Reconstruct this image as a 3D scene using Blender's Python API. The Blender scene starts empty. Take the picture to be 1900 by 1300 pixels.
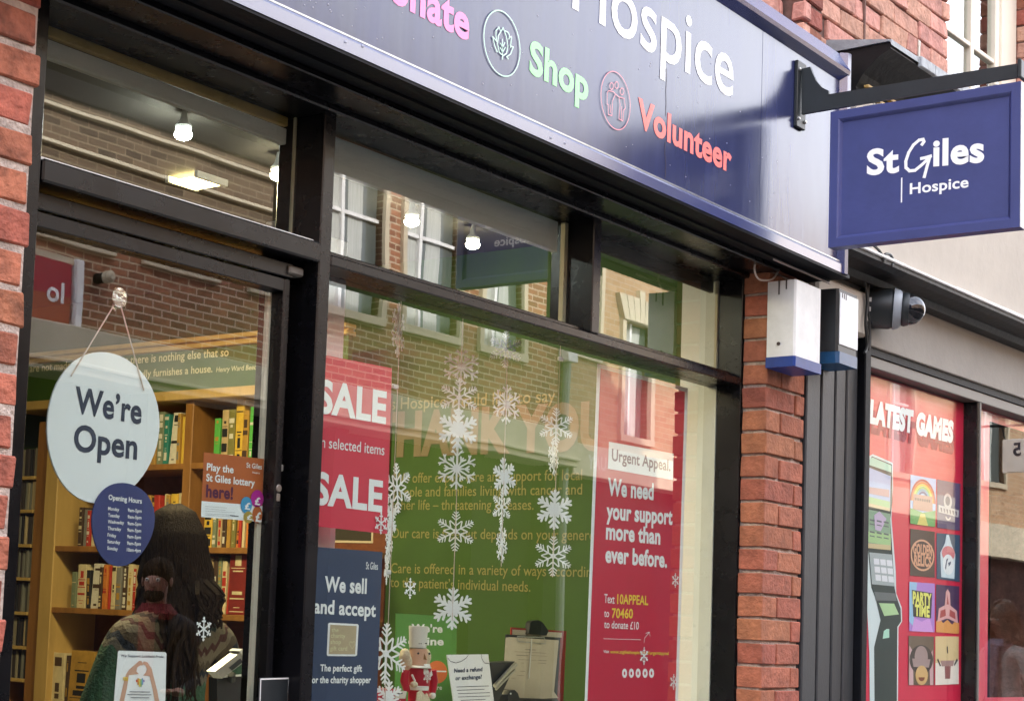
import bpy, bmesh, math, random
from mathutils import Vector, Matrix
S = bpy.context.scene
C = S.collection
rnd = random.Random(7)
R_ = math.radians

# ------------------------------------------------------------------ camera
H = 1.45                                   # eye height above the pavement
F_PX, PX, PY = 3196.57, 566.0, 864.0       # focal length and optical centre, measured on the 1900 x 1300 photograph
RIGHT = Vector((0.6423124, -0.7651853, 0.0438888))
DOWN = Vector((0.0958196, 0.0233555, -0.9951247))
FWD = Vector((0.7604297, 0.6433863, 0.0883213))
EYE = Vector((0, 0, H))
cam = bpy.data.cameras.new("camera")
co = bpy.data.objects.new("camera", cam); C.objects.link(co)
m = Matrix((RIGHT, -DOWN, -FWD)).transposed().to_4x4(); m.translation = EYE
co.matrix_world = m
cam.sensor_fit = 'HORIZONTAL'; cam.sensor_width = 36; cam.lens = 36 * F_PX / 1900
cam.shift_x = (950 - PX) / 1900; cam.shift_y = (PY - 650) / 1900
cam.clip_start = 0.05; cam.clip_end = 500
S.camera = co
S.render.resolution_x = 1024; S.render.resolution_y = 700

# ------------------------------------------------------------------ sky, sun, exposure
SUN_EL, SUN_AZ = R_(33), R_(-14)           # sun behind the shops, over their roofs
w = bpy.data.worlds.new("World"); S.world = w; w.use_nodes = True
nt = w.node_tree; bg = nt.nodes['Background']
sky = nt.nodes.new('ShaderNodeTexSky'); sky.sky_type = 'NISHITA'; sky.sun_disc = False
sky.sun_elevation = SUN_EL; sky.sun_rotation = SUN_AZ; sky.dust_density = 4.0; sky.air_density = 1.0; sky.ozone_density = 1.5
tcw = nt.nodes.new('ShaderNodeTexCoord'); nz = nt.nodes.new('ShaderNodeTexNoise'); nz.inputs['Scale'].default_value = 1.7; nz.inputs['Detail'].default_value = 6
rp = nt.nodes.new('ShaderNodeMapRange'); rp.inputs[1].default_value = .38; rp.inputs[2].default_value = .62; rp.inputs[3].default_value = .35; rp.inputs[4].default_value = .92
mxw = nt.nodes.new('ShaderNodeMix'); mxw.data_type = 'RGBA'; mxw.inputs[7].default_value = (6.6, 6.7, 7.1, 1)      # thin bright cloud over the blue
nt.links.new(tcw.outputs['Generated'], nz.inputs['Vector']); nt.links.new(nz.outputs['Fac'], rp.inputs[0]); nt.links.new(rp.outputs[0], mxw.inputs[0])
nt.links.new(sky.outputs[0], mxw.inputs[6]); nt.links.new(mxw.outputs[2], bg.inputs[0]); bg.inputs[1].default_value = 0.15
sl = bpy.data.lights.new("sun", 'SUN'); sl.energy = 2.0; sl.angle = R_(0.5); sl.color = (1, .94, .84)
so = bpy.data.objects.new("sun", sl); C.objects.link(so)
sd = Vector((math.sin(SUN_AZ) * math.cos(SUN_EL), math.cos(SUN_AZ) * math.cos(SUN_EL), math.sin(SUN_EL)))
so.rotation_euler = sd.to_track_quat('Z', 'Y').to_euler()
S.view_settings.view_transform = 'Standard'; S.view_settings.look = 'None'
S.view_settings.exposure = 2.6; S.view_settings.gamma = 1
cy = S.cycles
cy.max_bounces = 9; cy.diffuse_bounces = 4; cy.glossy_bounces = 4; cy.transparent_max_bounces = 24
cy.caustics_reflective = False; cy.caustics_refractive = False; cy.sample_clamp_indirect = 6
cy.use_denoising = True; cy.denoiser = 'OPENIMAGEDENOISE'

# ------------------------------------------------------------------ helpers
def ray(u, v): return RIGHT * ((u - PX) / F_PX) + DOWN * ((v - PY) / F_PX) + FWD
class Plane:
    """A flat surface of the street: o is a point on it, r runs right along it, n faces the viewer."""
    def __init__(s, o, r, n):
        s.o = Vector(o); s.r = Vector(r).normalized(); s.n = Vector(n).normalized(); s.u = Vector((0, 0, 1))
    def at(s, u, v, off=0.0):
        d = ray(u, v); o = s.o + s.n * off
        return EYE + d * ((o - EYE).dot(s.n) / d.dot(s.n))
    def uv(s, u, v):
        p = s.at(u, v) - s.o; return p.dot(s.r), p.dot(s.u)
    def pt(s, a, b, off=0.0): return s.o + s.r * a + s.u * b + s.n * off
def PlY(y): return Plane((0, y, 0), (1, 0, 0), (0, -1, 0))
def PlX(x): return Plane((x, 0, 0), (0, -1, 0), (-1, 0, 0))

class MB:
    def __init__(s): s.v = []; s.f = []; s.m = []; s.mi = 0
    def add(s, vs, fs):
        b = len(s.v); s.v += [Vector(p) for p in vs]
        for f in fs: s.f.append([b + i for i in f]); s.m.append(s.mi)
        return s
    def box(s, x0, x1, y0, y1, z0, z1, c=0.0, jit=0.0):
        return s.hexa(Vector((x0, y0, z0)), Vector((x1 - x0, 0, 0)), Vector((0, y1 - y0, 0)), Vector((0, 0, z1 - z0)), c, jit)
    def hexa(s, o, a, b, d, c=0.0, jit=0.0):
        """box from corner o along edges a, b, d, chamfered by c metres"""
        L = (a.length, b.length, d.length); A = (a.normalized(), b.normalized(), d.normalized())
        ctr = o + (a + b + d) / 2
        if jit: J = {(i, j, k): Vector((rnd.uniform(-jit, jit), rnd.uniform(-jit, jit), rnd.uniform(-jit, jit))) for i in (-1, 1) for j in (-1, 1) for k in (-1, 1)}
        def p(sx, sy, sz, cx, cy_, cz):
            q = ctr + A[0] * sx * (L[0] / 2 - cx) + A[1] * sy * (L[1] / 2 - cy_) + A[2] * sz * (L[2] / 2 - cz)
            return q + J[(sx, sy, sz)] if jit else q
        if c <= 0:
            vs = [p(i, j, k, 0, 0, 0) for i in (-1, 1) for j in (-1, 1) for k in (-1, 1)]
            return s.add(vs, [(0, 1, 3, 2), (4, 6, 7, 5), (0, 4, 5, 1), (2, 3, 7, 6), (0, 2, 6, 4), (1, 5, 7, 3)])
        c = min(c, min(L) * .45); vs = []; ix = {}
        for i in (-1, 1):
            for j in (-1, 1):
                for k in (-1, 1):
                    for t, cc in enumerate(((0, c, c), (c, 0, c), (c, c, 0))):
                        ix[(i, j, k, t)] = len(vs); vs.append(p(i, j, k, *cc))
        fs = []
        for q in (-1, 1):
            fs.append([ix[(q, -1, -1, 0)], ix[(q, 1, -1, 0)], ix[(q, 1, 1, 0)], ix[(q, -1, 1, 0)]])
            fs.append([ix[(-1, q, -1, 1)], ix[(1, q, -1, 1)], ix[(1, q, 1, 1)], ix[(-1, q, 1, 1)]])
            fs.append([ix[(-1, -1, q, 2)], ix[(1, -1, q, 2)], ix[(1, 1, q, 2)], ix[(-1, 1, q, 2)]])
            for e in (-1, 1):
                fs.append([ix[(q, e, -1, 0)], ix[(q, e, 1, 0)], ix[(q, e, 1, 1)], ix[(q, e, -1, 1)]])
                fs.append([ix[(q, -1, e, 0)], ix[(q, 1, e, 0)], ix[(q, 1, e, 2)], ix[(q, -1, e, 2)]])
                fs.append([ix[(-1, q, e, 1)], ix[(1, q, e, 1)], ix[(1, q, e, 2)], ix[(-1, q, e, 2)]])
                for g in (-1, 1): fs.append([ix[(q, e, g, 0)], ix[(q, e, g, 1)], ix[(q, e, g, 2)]])
        return s.add(vs, fs)
    def poly(s, pts, n, th):
        """flat outline pts pushed back by th along -n (a plate with that thickness)"""
        k = len(pts); n = Vector(n)
        vs = list(pts) + [p - n * th for p in pts]
        fs = [list(range(k)), list(range(2 * k - 1, k - 1, -1))] + [[i, (i + 1) % k, k + (i + 1) % k, k + i] for i in range(k)]
        return s.add(vs, fs)
    def prism(s, prof, x0, x1, axis='x'):
        """profile of (y,z) points swept along x"""
        k = len(prof)
        vs = [(x0, a, b) for a, b in prof] + [(x1, a, b) for a, b in prof]
        return s.add(vs, [list(range(k)), list(range(2 * k - 1, k - 1, -1))] + [[i, (i + 1) % k, k + (i + 1) % k, k + i] for i in range(k)])
    def tube(s, pts, r, n=8):
        pts = [Vector(p) for p in pts]; rr = r if isinstance(r, (list, tuple)) else [r] * len(pts)
        t = (pts[1] - pts[0]).normalized(); a = t.orthogonal().normalized(); vs = []; fs = []
        for i, p in enumerate(pts):
            t = (pts[min(i + 1, len(pts) - 1)] - pts[max(i - 1, 0)]).normalized()
            a = (a - t * a.dot(t)).normalized(); b = t.cross(a)
            for j in range(n):
                q = 2 * math.pi * j / n; vs.append(p + (a * math.cos(q) + b * math.sin(q)) * rr[i])
            if i:
                for j in range(n): fs.append([(i - 1) * n + j, (i - 1) * n + (j + 1) % n, i * n + (j + 1) % n, i * n + j])
        fs.append(list(range(n - 1, -1, -1))); fs.append([(len(pts) - 1) * n + j for j in range(n)])
        return s.add(vs, fs)
    def lathe(s, o, ax, prof, n=24):
        """profile (radius, distance along ax) turned round the axis"""
        ax = Vector(ax).normalized(); a = ax.orthogonal().normalized(); b = ax.cross(a); o = Vector(o); vs = []; fs = []
        for i, (r, h) in enumerate(prof):
            for j in range(n):
                q = 2 * math.pi * j / n; vs.append(o + ax * h + (a * math.cos(q) + b * math.sin(q)) * max(r, 1e-5))
            if i:
                for j in range(n): fs.append([(i - 1) * n + j, (i - 1) * n + (j + 1) % n, i * n + (j + 1) % n, i * n + j])
        fs.append(list(range(n - 1, -1, -1))); fs.append([(len(prof) - 1) * n + j for j in range(n)])
        return s.add(vs, fs)
    def ball(s, o, r, n=16, sc=(1, 1, 1)):
        vs = []; fs = []; o = Vector(o)
        for i in range(n // 2 + 1):
            t = math.pi * i / (n // 2)
            for j in range(n):
                q = 2 * math.pi * j / n
                vs.append(o + Vector((math.sin(t) * math.cos(q) * sc[0], math.sin(t) * math.sin(q) * sc[1], math.cos(t) * sc[2])) * r)
        for i in range(n // 2):
            for j in range(n): fs.append([i * n + j, (i + 1) * n + j, (i + 1) * n + (j + 1) % n, i * n + (j + 1) % n])
        return s.add(vs, fs)

ROOT = {}                                   # name -> world matrix of each thing
def thing(name, label, cat, loc=(0, 0, 0), rz=0.0, group=None):
    o = bpy.data.objects.new(name, None); C.objects.link(o); o.empty_display_size = .1
    o.location = loc; o.rotation_euler = (0, 0, rz)
    o['label'] = label; o['category'] = cat
    if group: o['group'] = group
    ROOT[o.name] = Matrix.Translation(Vector(loc)) @ Matrix.Rotation(rz, 4, 'Z')
    return o
def tag(o, label, cat, group=None):
    o['label'] = label; o['category'] = cat
    if group: o['group'] = group
    return o
def part(name, mb, mats, parent=None, local=False, smooth=False, kind=None, normals=True):
    """link a mesh builder as ONE mesh object, child of parent (coordinates are world unless local)"""
    me = bpy.data.meshes.new(name)
    vs = mb.v
    if parent is not None and not local:
        inv = ROOT[parent.name].inverted(); vs = [inv @ p for p in vs]
    me.from_pydata([tuple(p) for p in vs], [], mb.f)
    for mt in (mats if isinstance(mats, (list, tuple)) else [mats]): me.materials.append(mt)
    for p, k in zip(me.polygons, mb.m): p.material_index = k; p.use_smooth = smooth
    if normals:
        b = bmesh.new(); b.from_mesh(me); bmesh.ops.recalc_face_normals(b, faces=b.faces); b.to_mesh(me); b.free()
    if smooth and hasattr(me, 'set_sharp_from_angle'): me.set_sharp_from_angle(angle=R_(40))
    o = bpy.data.objects.new(name, me); C.objects.link(o)
    if parent is not None:
        o.parent = parent; ROOT[o.name] = ROOT[parent.name]
    if kind: o['kind'] = kind
    return o
def struct(name, mb, mt): return part(name, mb, mt, kind='structure')

# ------------------------------------------------------------------ materials
def mat(name, col, rough=.6, metal=0.0, spec=.5, var=0.0, vscale=8.0, bump=0.0, bscale=60.0, col2=None, island=0.0, emit=0.0, rvar=0.0, stretch=None, sub=0.0):
    m = bpy.data.materials.new(name); m.use_nodes = True; n = m.node_tree.nodes; l = m.node_tree.links
    p = n['Principled BSDF']; p.inputs['Roughness'].default_value = rough; p.inputs['Metallic'].default_value = metal
    p.inputs['Specular IOR Level'].default_value = spec; p.inputs['Base Color'].default_value = (*col, 1)
    if emit: p.inputs['Emission Color'].default_value = (*col, 1); p.inputs['Emission Strength'].default_value = emit
    if var or bump or rvar or col2:
        tc = n.new('ShaderNodeTexCoord'); vec = tc.outputs['Object']
        if stretch:
            mp = n.new('ShaderNodeMapping'); mp.inputs['Scale'].default_value = stretch; l.new(vec, mp.inputs['Vector']); vec = mp.outputs[0]
        ns = n.new('ShaderNodeTexNoise'); ns.inputs['Scale'].default_value = vscale; ns.inputs['Detail'].default_value = 6; ns.inputs['Roughness'].default_value = .65
        l.new(vec, ns.inputs['Vector'])
        cr = n.new('ShaderNodeValToRGB'); e = cr.color_ramp.elements
        c2 = col2 if col2 else tuple(c * (1 - var) for c in col)
        e[0].position = .32; e[1].position = .68; e[0].color = (*c2, 1); e[1].color = (*[min(1, c * (1 + var * .6)) for c in col], 1)
        l.new(ns.outputs['Fac'], cr.inputs[0]); out = cr.outputs[0]
        if island:
            ge = n.new('ShaderNodeNewGeometry'); hs = n.new('ShaderNodeHueSaturation')
            mr = n.new('ShaderNodeMapRange'); mr.inputs[3].default_value = 1 - island; mr.inputs[4].default_value = 1 + island
            l.new(ge.outputs['Random Per Island'], mr.inputs[0]); l.new(mr.outputs[0], hs.inputs['Value'])
            mr2 = n.new('ShaderNodeMapRange'); mr2.inputs[3].default_value = .49; mr2.inputs[4].default_value = .513
            mu = n.new('ShaderNodeMath'); mu.operation = 'MULTIPLY'; mu.inputs[1].default_value = 7.31; fr = n.new('ShaderNodeMath'); fr.operation = 'FRACT'
            l.new(ge.outputs['Random Per Island'], mu.inputs[0]); l.new(mu.outputs[0], fr.inputs[0]); l.new(fr.outputs[0], mr2.inputs[0]); l.new(mr2.outputs[0], hs.inputs['Hue'])
            l.new(out, hs.inputs['Color']); out = hs.outputs[0]
        if var or col2: l.new(out, p.inputs['Base Color'])
        if rvar:
            mr3 = n.new('ShaderNodeMapRange'); mr3.inputs[3].default_value = max(.02, rough - rvar); mr3.inputs[4].default_value = rough + rvar
            l.new(ns.outputs['Fac'], mr3.inputs[0]); l.new(mr3.outputs[0], p.inputs['Roughness'])
        if bump:
            nb = n.new('ShaderNodeTexNoise'); nb.inputs['Scale'].default_value = bscale; nb.inputs['Detail'].default_value = 5; l.new(vec, nb.inputs['Vector'])
            bp = n.new('ShaderNodeBump'); bp.inputs['Strength'].default_value = bump; bp.inputs['Distance'].default_value = .01
            l.new(nb.outputs['Fac'], bp.inputs['Height']); l.new(bp.outputs[0], p.inputs['Normal'])
    return m
def brickmat(name, c1, c2, mortar, rough=.9, scale=1.0, msize=.012, axis='x'):
    m = bpy.data.materials.new(name); m.use_nodes = True; n = m.node_tree.nodes; l = m.node_tree.links; p = n['Principled BSDF']
    tc = n.new('ShaderNodeTexCoord'); sx = n.new('ShaderNodeSeparateXYZ'); cx = n.new('ShaderNodeCombineXYZ')
    l.new(tc.outputs['Object'], sx.inputs[0]); l.new(sx.outputs[0 if axis == 'x' else 1], cx.inputs[0]); l.new(sx.outputs[2], cx.inputs[1])
    bt = n.new('ShaderNodeTexBrick'); bt.inputs['Scale'].default_value = 1; bt.inputs['Brick Width'].default_value = .225 * scale; bt.inputs['Row Height'].default_value = .075 * scale
    bt.inputs['Mortar Size'].default_value = msize * .5; bt.inputs['Mortar Smooth'].default_value = .1; bt.inputs['Bias'].default_value = 0
    bt.inputs['Color1'].default_value = (*c1, 1); bt.inputs['Color2'].default_value = (*c2, 1); bt.inputs['Mortar'].default_value = (*mortar, 1)
    l.new(cx.outputs[0], bt.inputs['Vector'])
    ns = n.new('ShaderNodeTexNoise'); ns.inputs['Scale'].default_value = 5; ns.inputs['Detail'].default_value = 5; l.new(tc.outputs['Object'], ns.inputs['Vector'])
    mx = n.new('ShaderNodeMix'); mx.data_type = 'RGBA'; mx.blend_type = 'MULTIPLY'; mx.inputs[0].default_value = .3
    l.new(bt.outputs['Color'], mx.inputs[6]); l.new(ns.outputs['Fac'], mx.inputs[7]); l.new(mx.outputs[2], p.inputs['Base Color'])
    p.inputs['Roughness'].default_value = rough
    bp = n.new('ShaderNodeBump'); bp.inputs['Strength'].default_value = .6; bp.inputs['Distance'].default_value = .01; bp.invert = True
    l.new(bt.outputs['Fac'], bp.inputs['Height']); l.new(bp.outputs[0], p.inputs['Normal'])
    return m
def glassmat(name, f0, tint=(.93, .96, .94)):
    """clear pane: mirror reflection by the Schlick term on its outer faces, straight transmission otherwise"""
    m = bpy.data.materials.new(name); m.use_nodes = True; n = m.node_tree.nodes; l = m.node_tree.links
    n.remove(n['Principled BSDF']); ge = n.new('ShaderNodeNewGeometry')
    def mth(op, a, b=None):
        k = n.new('ShaderNodeMath'); k.operation = op
        for i, q in enumerate((a, b)):
            if q is None: continue
            if isinstance(q, (int, float)): k.inputs[i].default_value = q
            else: l.new(q, k.inputs[i])
        return k.outputs[0]
    d = n.new('ShaderNodeVectorMath'); d.operation = 'DOT_PRODUCT'; l.new(ge.outputs['Normal'], d.inputs[0]); l.new(ge.outputs['Incoming'], d.inputs[1])
    c = mth('SUBTRACT', 1.0, mth('ABSOLUTE', d.outputs['Value'])); f = mth('ADD', f0, mth('MULTIPLY', mth('POWER', c, 5.0), 1 - f0))
    f = mth('MULTIPLY', f, mth('SUBTRACT', 1.0, ge.outputs['Backfacing']))
    t = n.new('ShaderNodeBsdfTransparent'); t.inputs[0].default_value = (*tint, 1); g = n.new('ShaderNodeBsdfGlossy'); g.inputs['Roughness'].default_value = 0.0
    tc = n.new('ShaderNodeTexCoord'); nz = n.new('ShaderNodeTexNoise'); nz.inputs['Scale'].default_value = 2.6; nz.inputs['Detail'].default_value = 1; l.new(tc.outputs['Object'], nz.inputs['Vector'])
    bu = n.new('ShaderNodeBump'); bu.inputs['Strength'].default_value = .10; bu.inputs['Distance'].default_value = .004; l.new(nz.outputs['Fac'], bu.inputs['Height']); l.new(bu.outputs[0], g.inputs['Normal'])
    mx = n.new('ShaderNodeMixShader'); l.new(f, mx.inputs[0]); l.new(t.outputs[0], mx.inputs[1]); l.new(g.outputs[0], mx.inputs[2])
    l.new(mx.outputs[0], n['Material Output'].inputs[0]); return m

M = {}
M['brick'] = mat('handmade red brick', (.36, .108, .068), .92, var=.5, vscale=22, bump=.9, bscale=55, island=.16)
M['brick_side'] = mat('smooth orange brick', (.34, .115, .066), .9, var=.36, vscale=22, bump=.6, bscale=80, island=.10)
M['mortar'] = mat('lime mortar', (.46, .37, .32), .95, var=.35, vscale=30, bump=.8, bscale=120)
M['old_brick'] = mat('old pink brick', (.50, .25, .19), .92, var=.36, vscale=14, bump=.9, bscale=40, island=.16)
M['old_mortar'] = mat('dark old mortar', (.14, .075, .06), .95, var=.4, vscale=30)
M['reveal_brick'] = mat('dark red brick for reveal and shade', (.25, .075, .045), .9, var=.3, vscale=14, bump=.7, bscale=50, island=.1)
M['black'] = mat('black gloss frame paint', (.0035, .0035, .0048), .27, spec=.36, var=.4, vscale=7, bump=.02, bscale=30, rvar=.09)
M['black_dull'] = mat('dusty black paint', (.0025, .003, .005), .55, spec=.15, var=.4, vscale=12, bump=.1)
M['navy_board'] = mat('navy aluminium fascia board', (.022, .029, .098), .21, spec=.5, var=.3, vscale=2.2, bump=.05, bscale=7, rvar=.10, stretch=(3, 3, .5))
M['navy'] = mat('navy satin sign paint', (.046, .058, .19), .42, var=.12, vscale=6, bump=.06, bscale=50)
M['white_print'] = mat('white vinyl print', (.91, .92, .93), .5)
M['dark_rule'] = mat('dark ink', (.035, .035, .06), .6)
M['pink'] = mat('pink vinyl', (.90, .28, .55), .45)
M['green_v'] = mat('light green vinyl', (.38, .86, .40), .45)
M['pale_green'] = mat('pale mint vinyl', (.55, .82, .68), .45)
M['coral'] = mat('coral vinyl', (.92, .20, .17), .45)
M['coral_line'] = mat('faded coral vinyl line', (.72, .27, .33), .45)
M['screw'] = mat('worn screw head', (.30, .30, .36), .4, metal=.6)
M['white_pl'] = mat('aged white plastic', (.70, .70, .69), .45, var=.14, vscale=9, bump=.05)
M['white_card'] = mat('white card', (.87, .88, .89), .7, var=.04, vscale=6)
M['ice_card'] = mat('pale blue white card', (.89, .93, .95), .55, var=.03, vscale=5)
M['blue_pl'] = mat('blue translucent lens plastic', (.012, .04, .21), .38, spec=.25, var=.2, vscale=12)
M['blue_dk'] = mat('deep blue lens plastic', (.010, .07, .18), .3, spec=.3, var=.3, vscale=10)
M['black_pl'] = mat('black plastic', (.014, .018, .021), .45, var=.2, vscale=20)
M['grey_pl'] = mat('grey plastic', (.28, .31, .35), .4)
M['dome'] = mat('smoked dome', (.05, .05, .055), .05, spec=1.0, metal=.75)
M['cable_w'] = mat('grubby white cable', (.55, .47, .43), .6)
M['cable_b'] = mat('black cable', (.012, .013, .014), .5)
M['rust'] = mat('dark dribble stain', (.05, .035, .03), .8)
M['taupe'] = mat('taupe masonry paint', (.30, .275, .245), .75, var=.10, vscale=3, bump=.15, bscale=30)
M['beige'] = mat('pale beige painted board', (.50, .45, .385), .6, var=.10, vscale=2.2, bump=.12, bscale=24)
M['char'] = mat('charcoal painted timber', (.032, .034, .038), .5, var=.22, vscale=9, bump=.12, stretch=(6, 6, 1), rvar=.1)
M['grey_frame'] = mat('warm grey frame paint', (.115, .105, .093), .45, var=.16, vscale=7, rvar=.1)
M['cornice'] = mat('black cornice paint', (.006, .006, .0065), .5, spec=.25, var=.4, vscale=9, bump=.2, bscale=30)
M['lead'] = mat('lead flashing', (.30, .32, .34), .55, metal=.25, var=.35, vscale=9, bump=.4, bscale=30)
M['cream'] = mat('cream sash paint', (.74, .66, .54), .5, var=.06, vscale=6)
M['curtain'] = mat('grey net curtain', (.34, .33, .31), .9, var=.3, vscale=4, stretch=(14, 14, .5))
M['red_film'] = mat('red window vinyl', (.66, .020, .068), .3, spec=.6, var=.08, vscale=2)
M['red_poster'] = mat('crimson poster', (.60, .018, .055), .35, var=.06, vscale=2)
M['sale_red'] = mat('red sale poster', (.72, .05, .09), .35, var=.06, vscale=3)
M['slate'] = mat('slate blue poster', (.042, .062, .125), .4, var=.1, vscale=3)
M['yellow_print'] = mat('yellow print', (.90, .62, .05), .5)
M['orange_post'] = mat('burnt orange poster', (.50, .13, .035), .4, var=.08, vscale=4)
M['plum'] = mat('plum ink', (.10, .012, .055), .5)
M['gold_card'] = mat('gold gift card', (.50, .40, .25), .4, var=.1, vscale=6)
M['green_wall'] = mat('olive green wall paint', (.045, .105, .014), .7, var=.14, vscale=2.5, bump=.1, bscale=40)
M['wall_text'] = mat('ochre wall lettering', (.27, .255, .085), .6)
M['rose_text'] = mat('dusty pink wall lettering', (.21, .165, .095), .6)
M['cream_text'] = mat('cream wall lettering', (.72, .66, .40), .6)
M['wood'] = mat('honey pine', (.30, .135, .034), .5, var=.25, vscale=3, stretch=(8, 8, 1.2), bump=.05)
M['wood_lt'] = mat('pale birch edge', (.55, .36, .12), .5, var=.15, vscale=3, stretch=(6, 6, 1))
M['wood_dk'] = mat('reddish brown shelf board', (.17, .055, .02), .5, var=.3, vscale=3, stretch=(1.5, 8, 8))
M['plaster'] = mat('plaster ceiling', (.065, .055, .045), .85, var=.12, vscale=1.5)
M['offwhite'] = mat('off white painted wood', (.70, .70, .68), .55, var=.08, vscale=4)
M['floor'] = mat('shop floor', (.16, .12, .085), .5, var=.2, vscale=2)
M['road'] = mat('asphalt', (.055, .055, .057), .85, var=.3, vscale=8, bump=.4, bscale=150)
M['pave'] = mat('paving stone', (.30, .28, .25), .8, var=.2, vscale=3, bump=.2)
M['kerb'] = mat('kerb stone', (.34, .33, .31), .8, var=.2, vscale=5)
M['glass'] = glassmat('shop window glass', .20)
M['glass_n'] = glassmat('neighbour window glass', .025, (.97, .98, .97))
M['bulb'] = mat('cool spotlight bulb', (.92, 1.0, .93), .5, emit=40)
M['bulb_w'] = mat('warm spotlight bulb', (1.0, .92, .66), .5, emit=24)
M['panel_l'] = mat('yellow ceiling panel light', (1.0, .82, .35), .5, emit=5)
M['clear_pl'] = mat('clear plastic hook', (.50, .47, .48), .06, spec=1.0, metal=.85, bump=.4, bscale=70)
M['string'] = mat('pale string', (.62, .5, .42), .8)
M['paper'] = mat('cream paper sheet', (.62, .56, .46), .7, var=.1, vscale=7)
M['red_board'] = mat('red clipboard', (.34, .025, .02), .5)
M['steel'] = mat('brushed steel', (.48, .48, .46), .35, metal=.8, var=.2, vscale=20)
M['steel_dk'] = mat('tarnished lock metal', (.22, .19, .16), .45, metal=.6, var=.3, vscale=60)
M['skin'] = mat('skin', (.46, .24, .17), .55, var=.1, vscale=20)
M['hair'] = mat('dark brown hair', (.030, .018, .010), .75, spec=.12, var=.5, vscale=40, stretch=(5, 5, .5), bump=.6, bscale=70)
M['knit'] = mat('green chunky knit', (.035, .10, .06), .95, var=.3, vscale=70, bump=.8, bscale=120)
M['denim'] = mat('dark denim', (.025, .035, .07), .85, var=.2, vscale=40)
M['coat_k'] = mat('black wool coat', (.015, .015, .018), .9, var=.3, vscale=40)
M['scarf_r'] = mat('dark red scarf', (.20, .015, .02), .9, var=.3, vscale=50, bump=.5)
M['puffer'] = mat('white puffer jacket', (.62, .62, .60), .5, var=.08, vscale=5)
M['grey_hair'] = mat('ash brown hair', (.17, .14, .10), .6, var=.4, vscale=30, stretch=(5, 5, .6))
M['lilac'] = mat('lilac patterned scarf', (.30, .27, .36), .9, var=.5, vscale=25)
M['fig_red'] = mat('glossy red lacquer', (.42, .012, .03), .3)
M['fig_skin'] = mat('painted wood face', (.62, .36, .24), .45, var=.1, vscale=20)
M['fig_white'] = mat('ivory lacquer', (.72, .70, .64), .4)
M['fig_hair'] = mat('cream fleece hair', (.62, .52, .36), .95, var=.2, vscale=60, bump=.8)
M['green_post'] = mat('bright green poster', (.10, .30, .055), .45, var=.06, vscale=3)
M['orange_dot'] = mat('orange print', (.80, .18, .05), .5)
M['op_brick'] = brickmat('opposite red brick', (.46, .195, .105), (.25, .10, .055), (.66, .53, .38), msize=.017)
M['op_brick2'] = brickmat('opposite buff brick', (.60, .40, .24), (.48, .29, .16), (.60, .50, .36))
M['op_brown'] = brickmat('dark brown brick', (.20, .14, .09), (.09, .065, .045), (.30, .24, .16), msize=.016)
M['op_stone'] = mat('pale stone', (.62, .56, .42), .8, var=.15, vscale=3)
M['op_frame'] = mat('cream window surround', (.60, .52, .38), .7, var=.08, vscale=4)
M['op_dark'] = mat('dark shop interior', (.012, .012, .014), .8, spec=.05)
M['op_glass'] = mat('distant window glass', (.10, .12, .12), .06, spec=1.0)
M['op_blind'] = mat('pale blind', (.55, .58, .56), .8, var=.25, vscale=5, stretch=(9, 9, .3))
M['op_roof'] = mat('slate roof', (.10, .10, .11), .7, var=.2, vscale=5)
M['op_red'] = mat('red shop sign', (.40, .01, .03), .5)
M['op_orange'] = mat('rust orange shop sign', (.40, .09, .03), .5)
M['pipe'] = mat('grey drainpipe', (.22, .24, .22), .5)
M['navy_trim'] = mat('navy polished trim', (.021, .031, .135), .24, spec=.5, var=.2, vscale=4)
M['navy_trim'].node_tree.nodes['Principled BSDF'].inputs['IOR'].default_value = 2.35
M['navy_board'].node_tree.nodes['Principled BSDF'].inputs['IOR'].default_value = 1.56
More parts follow.
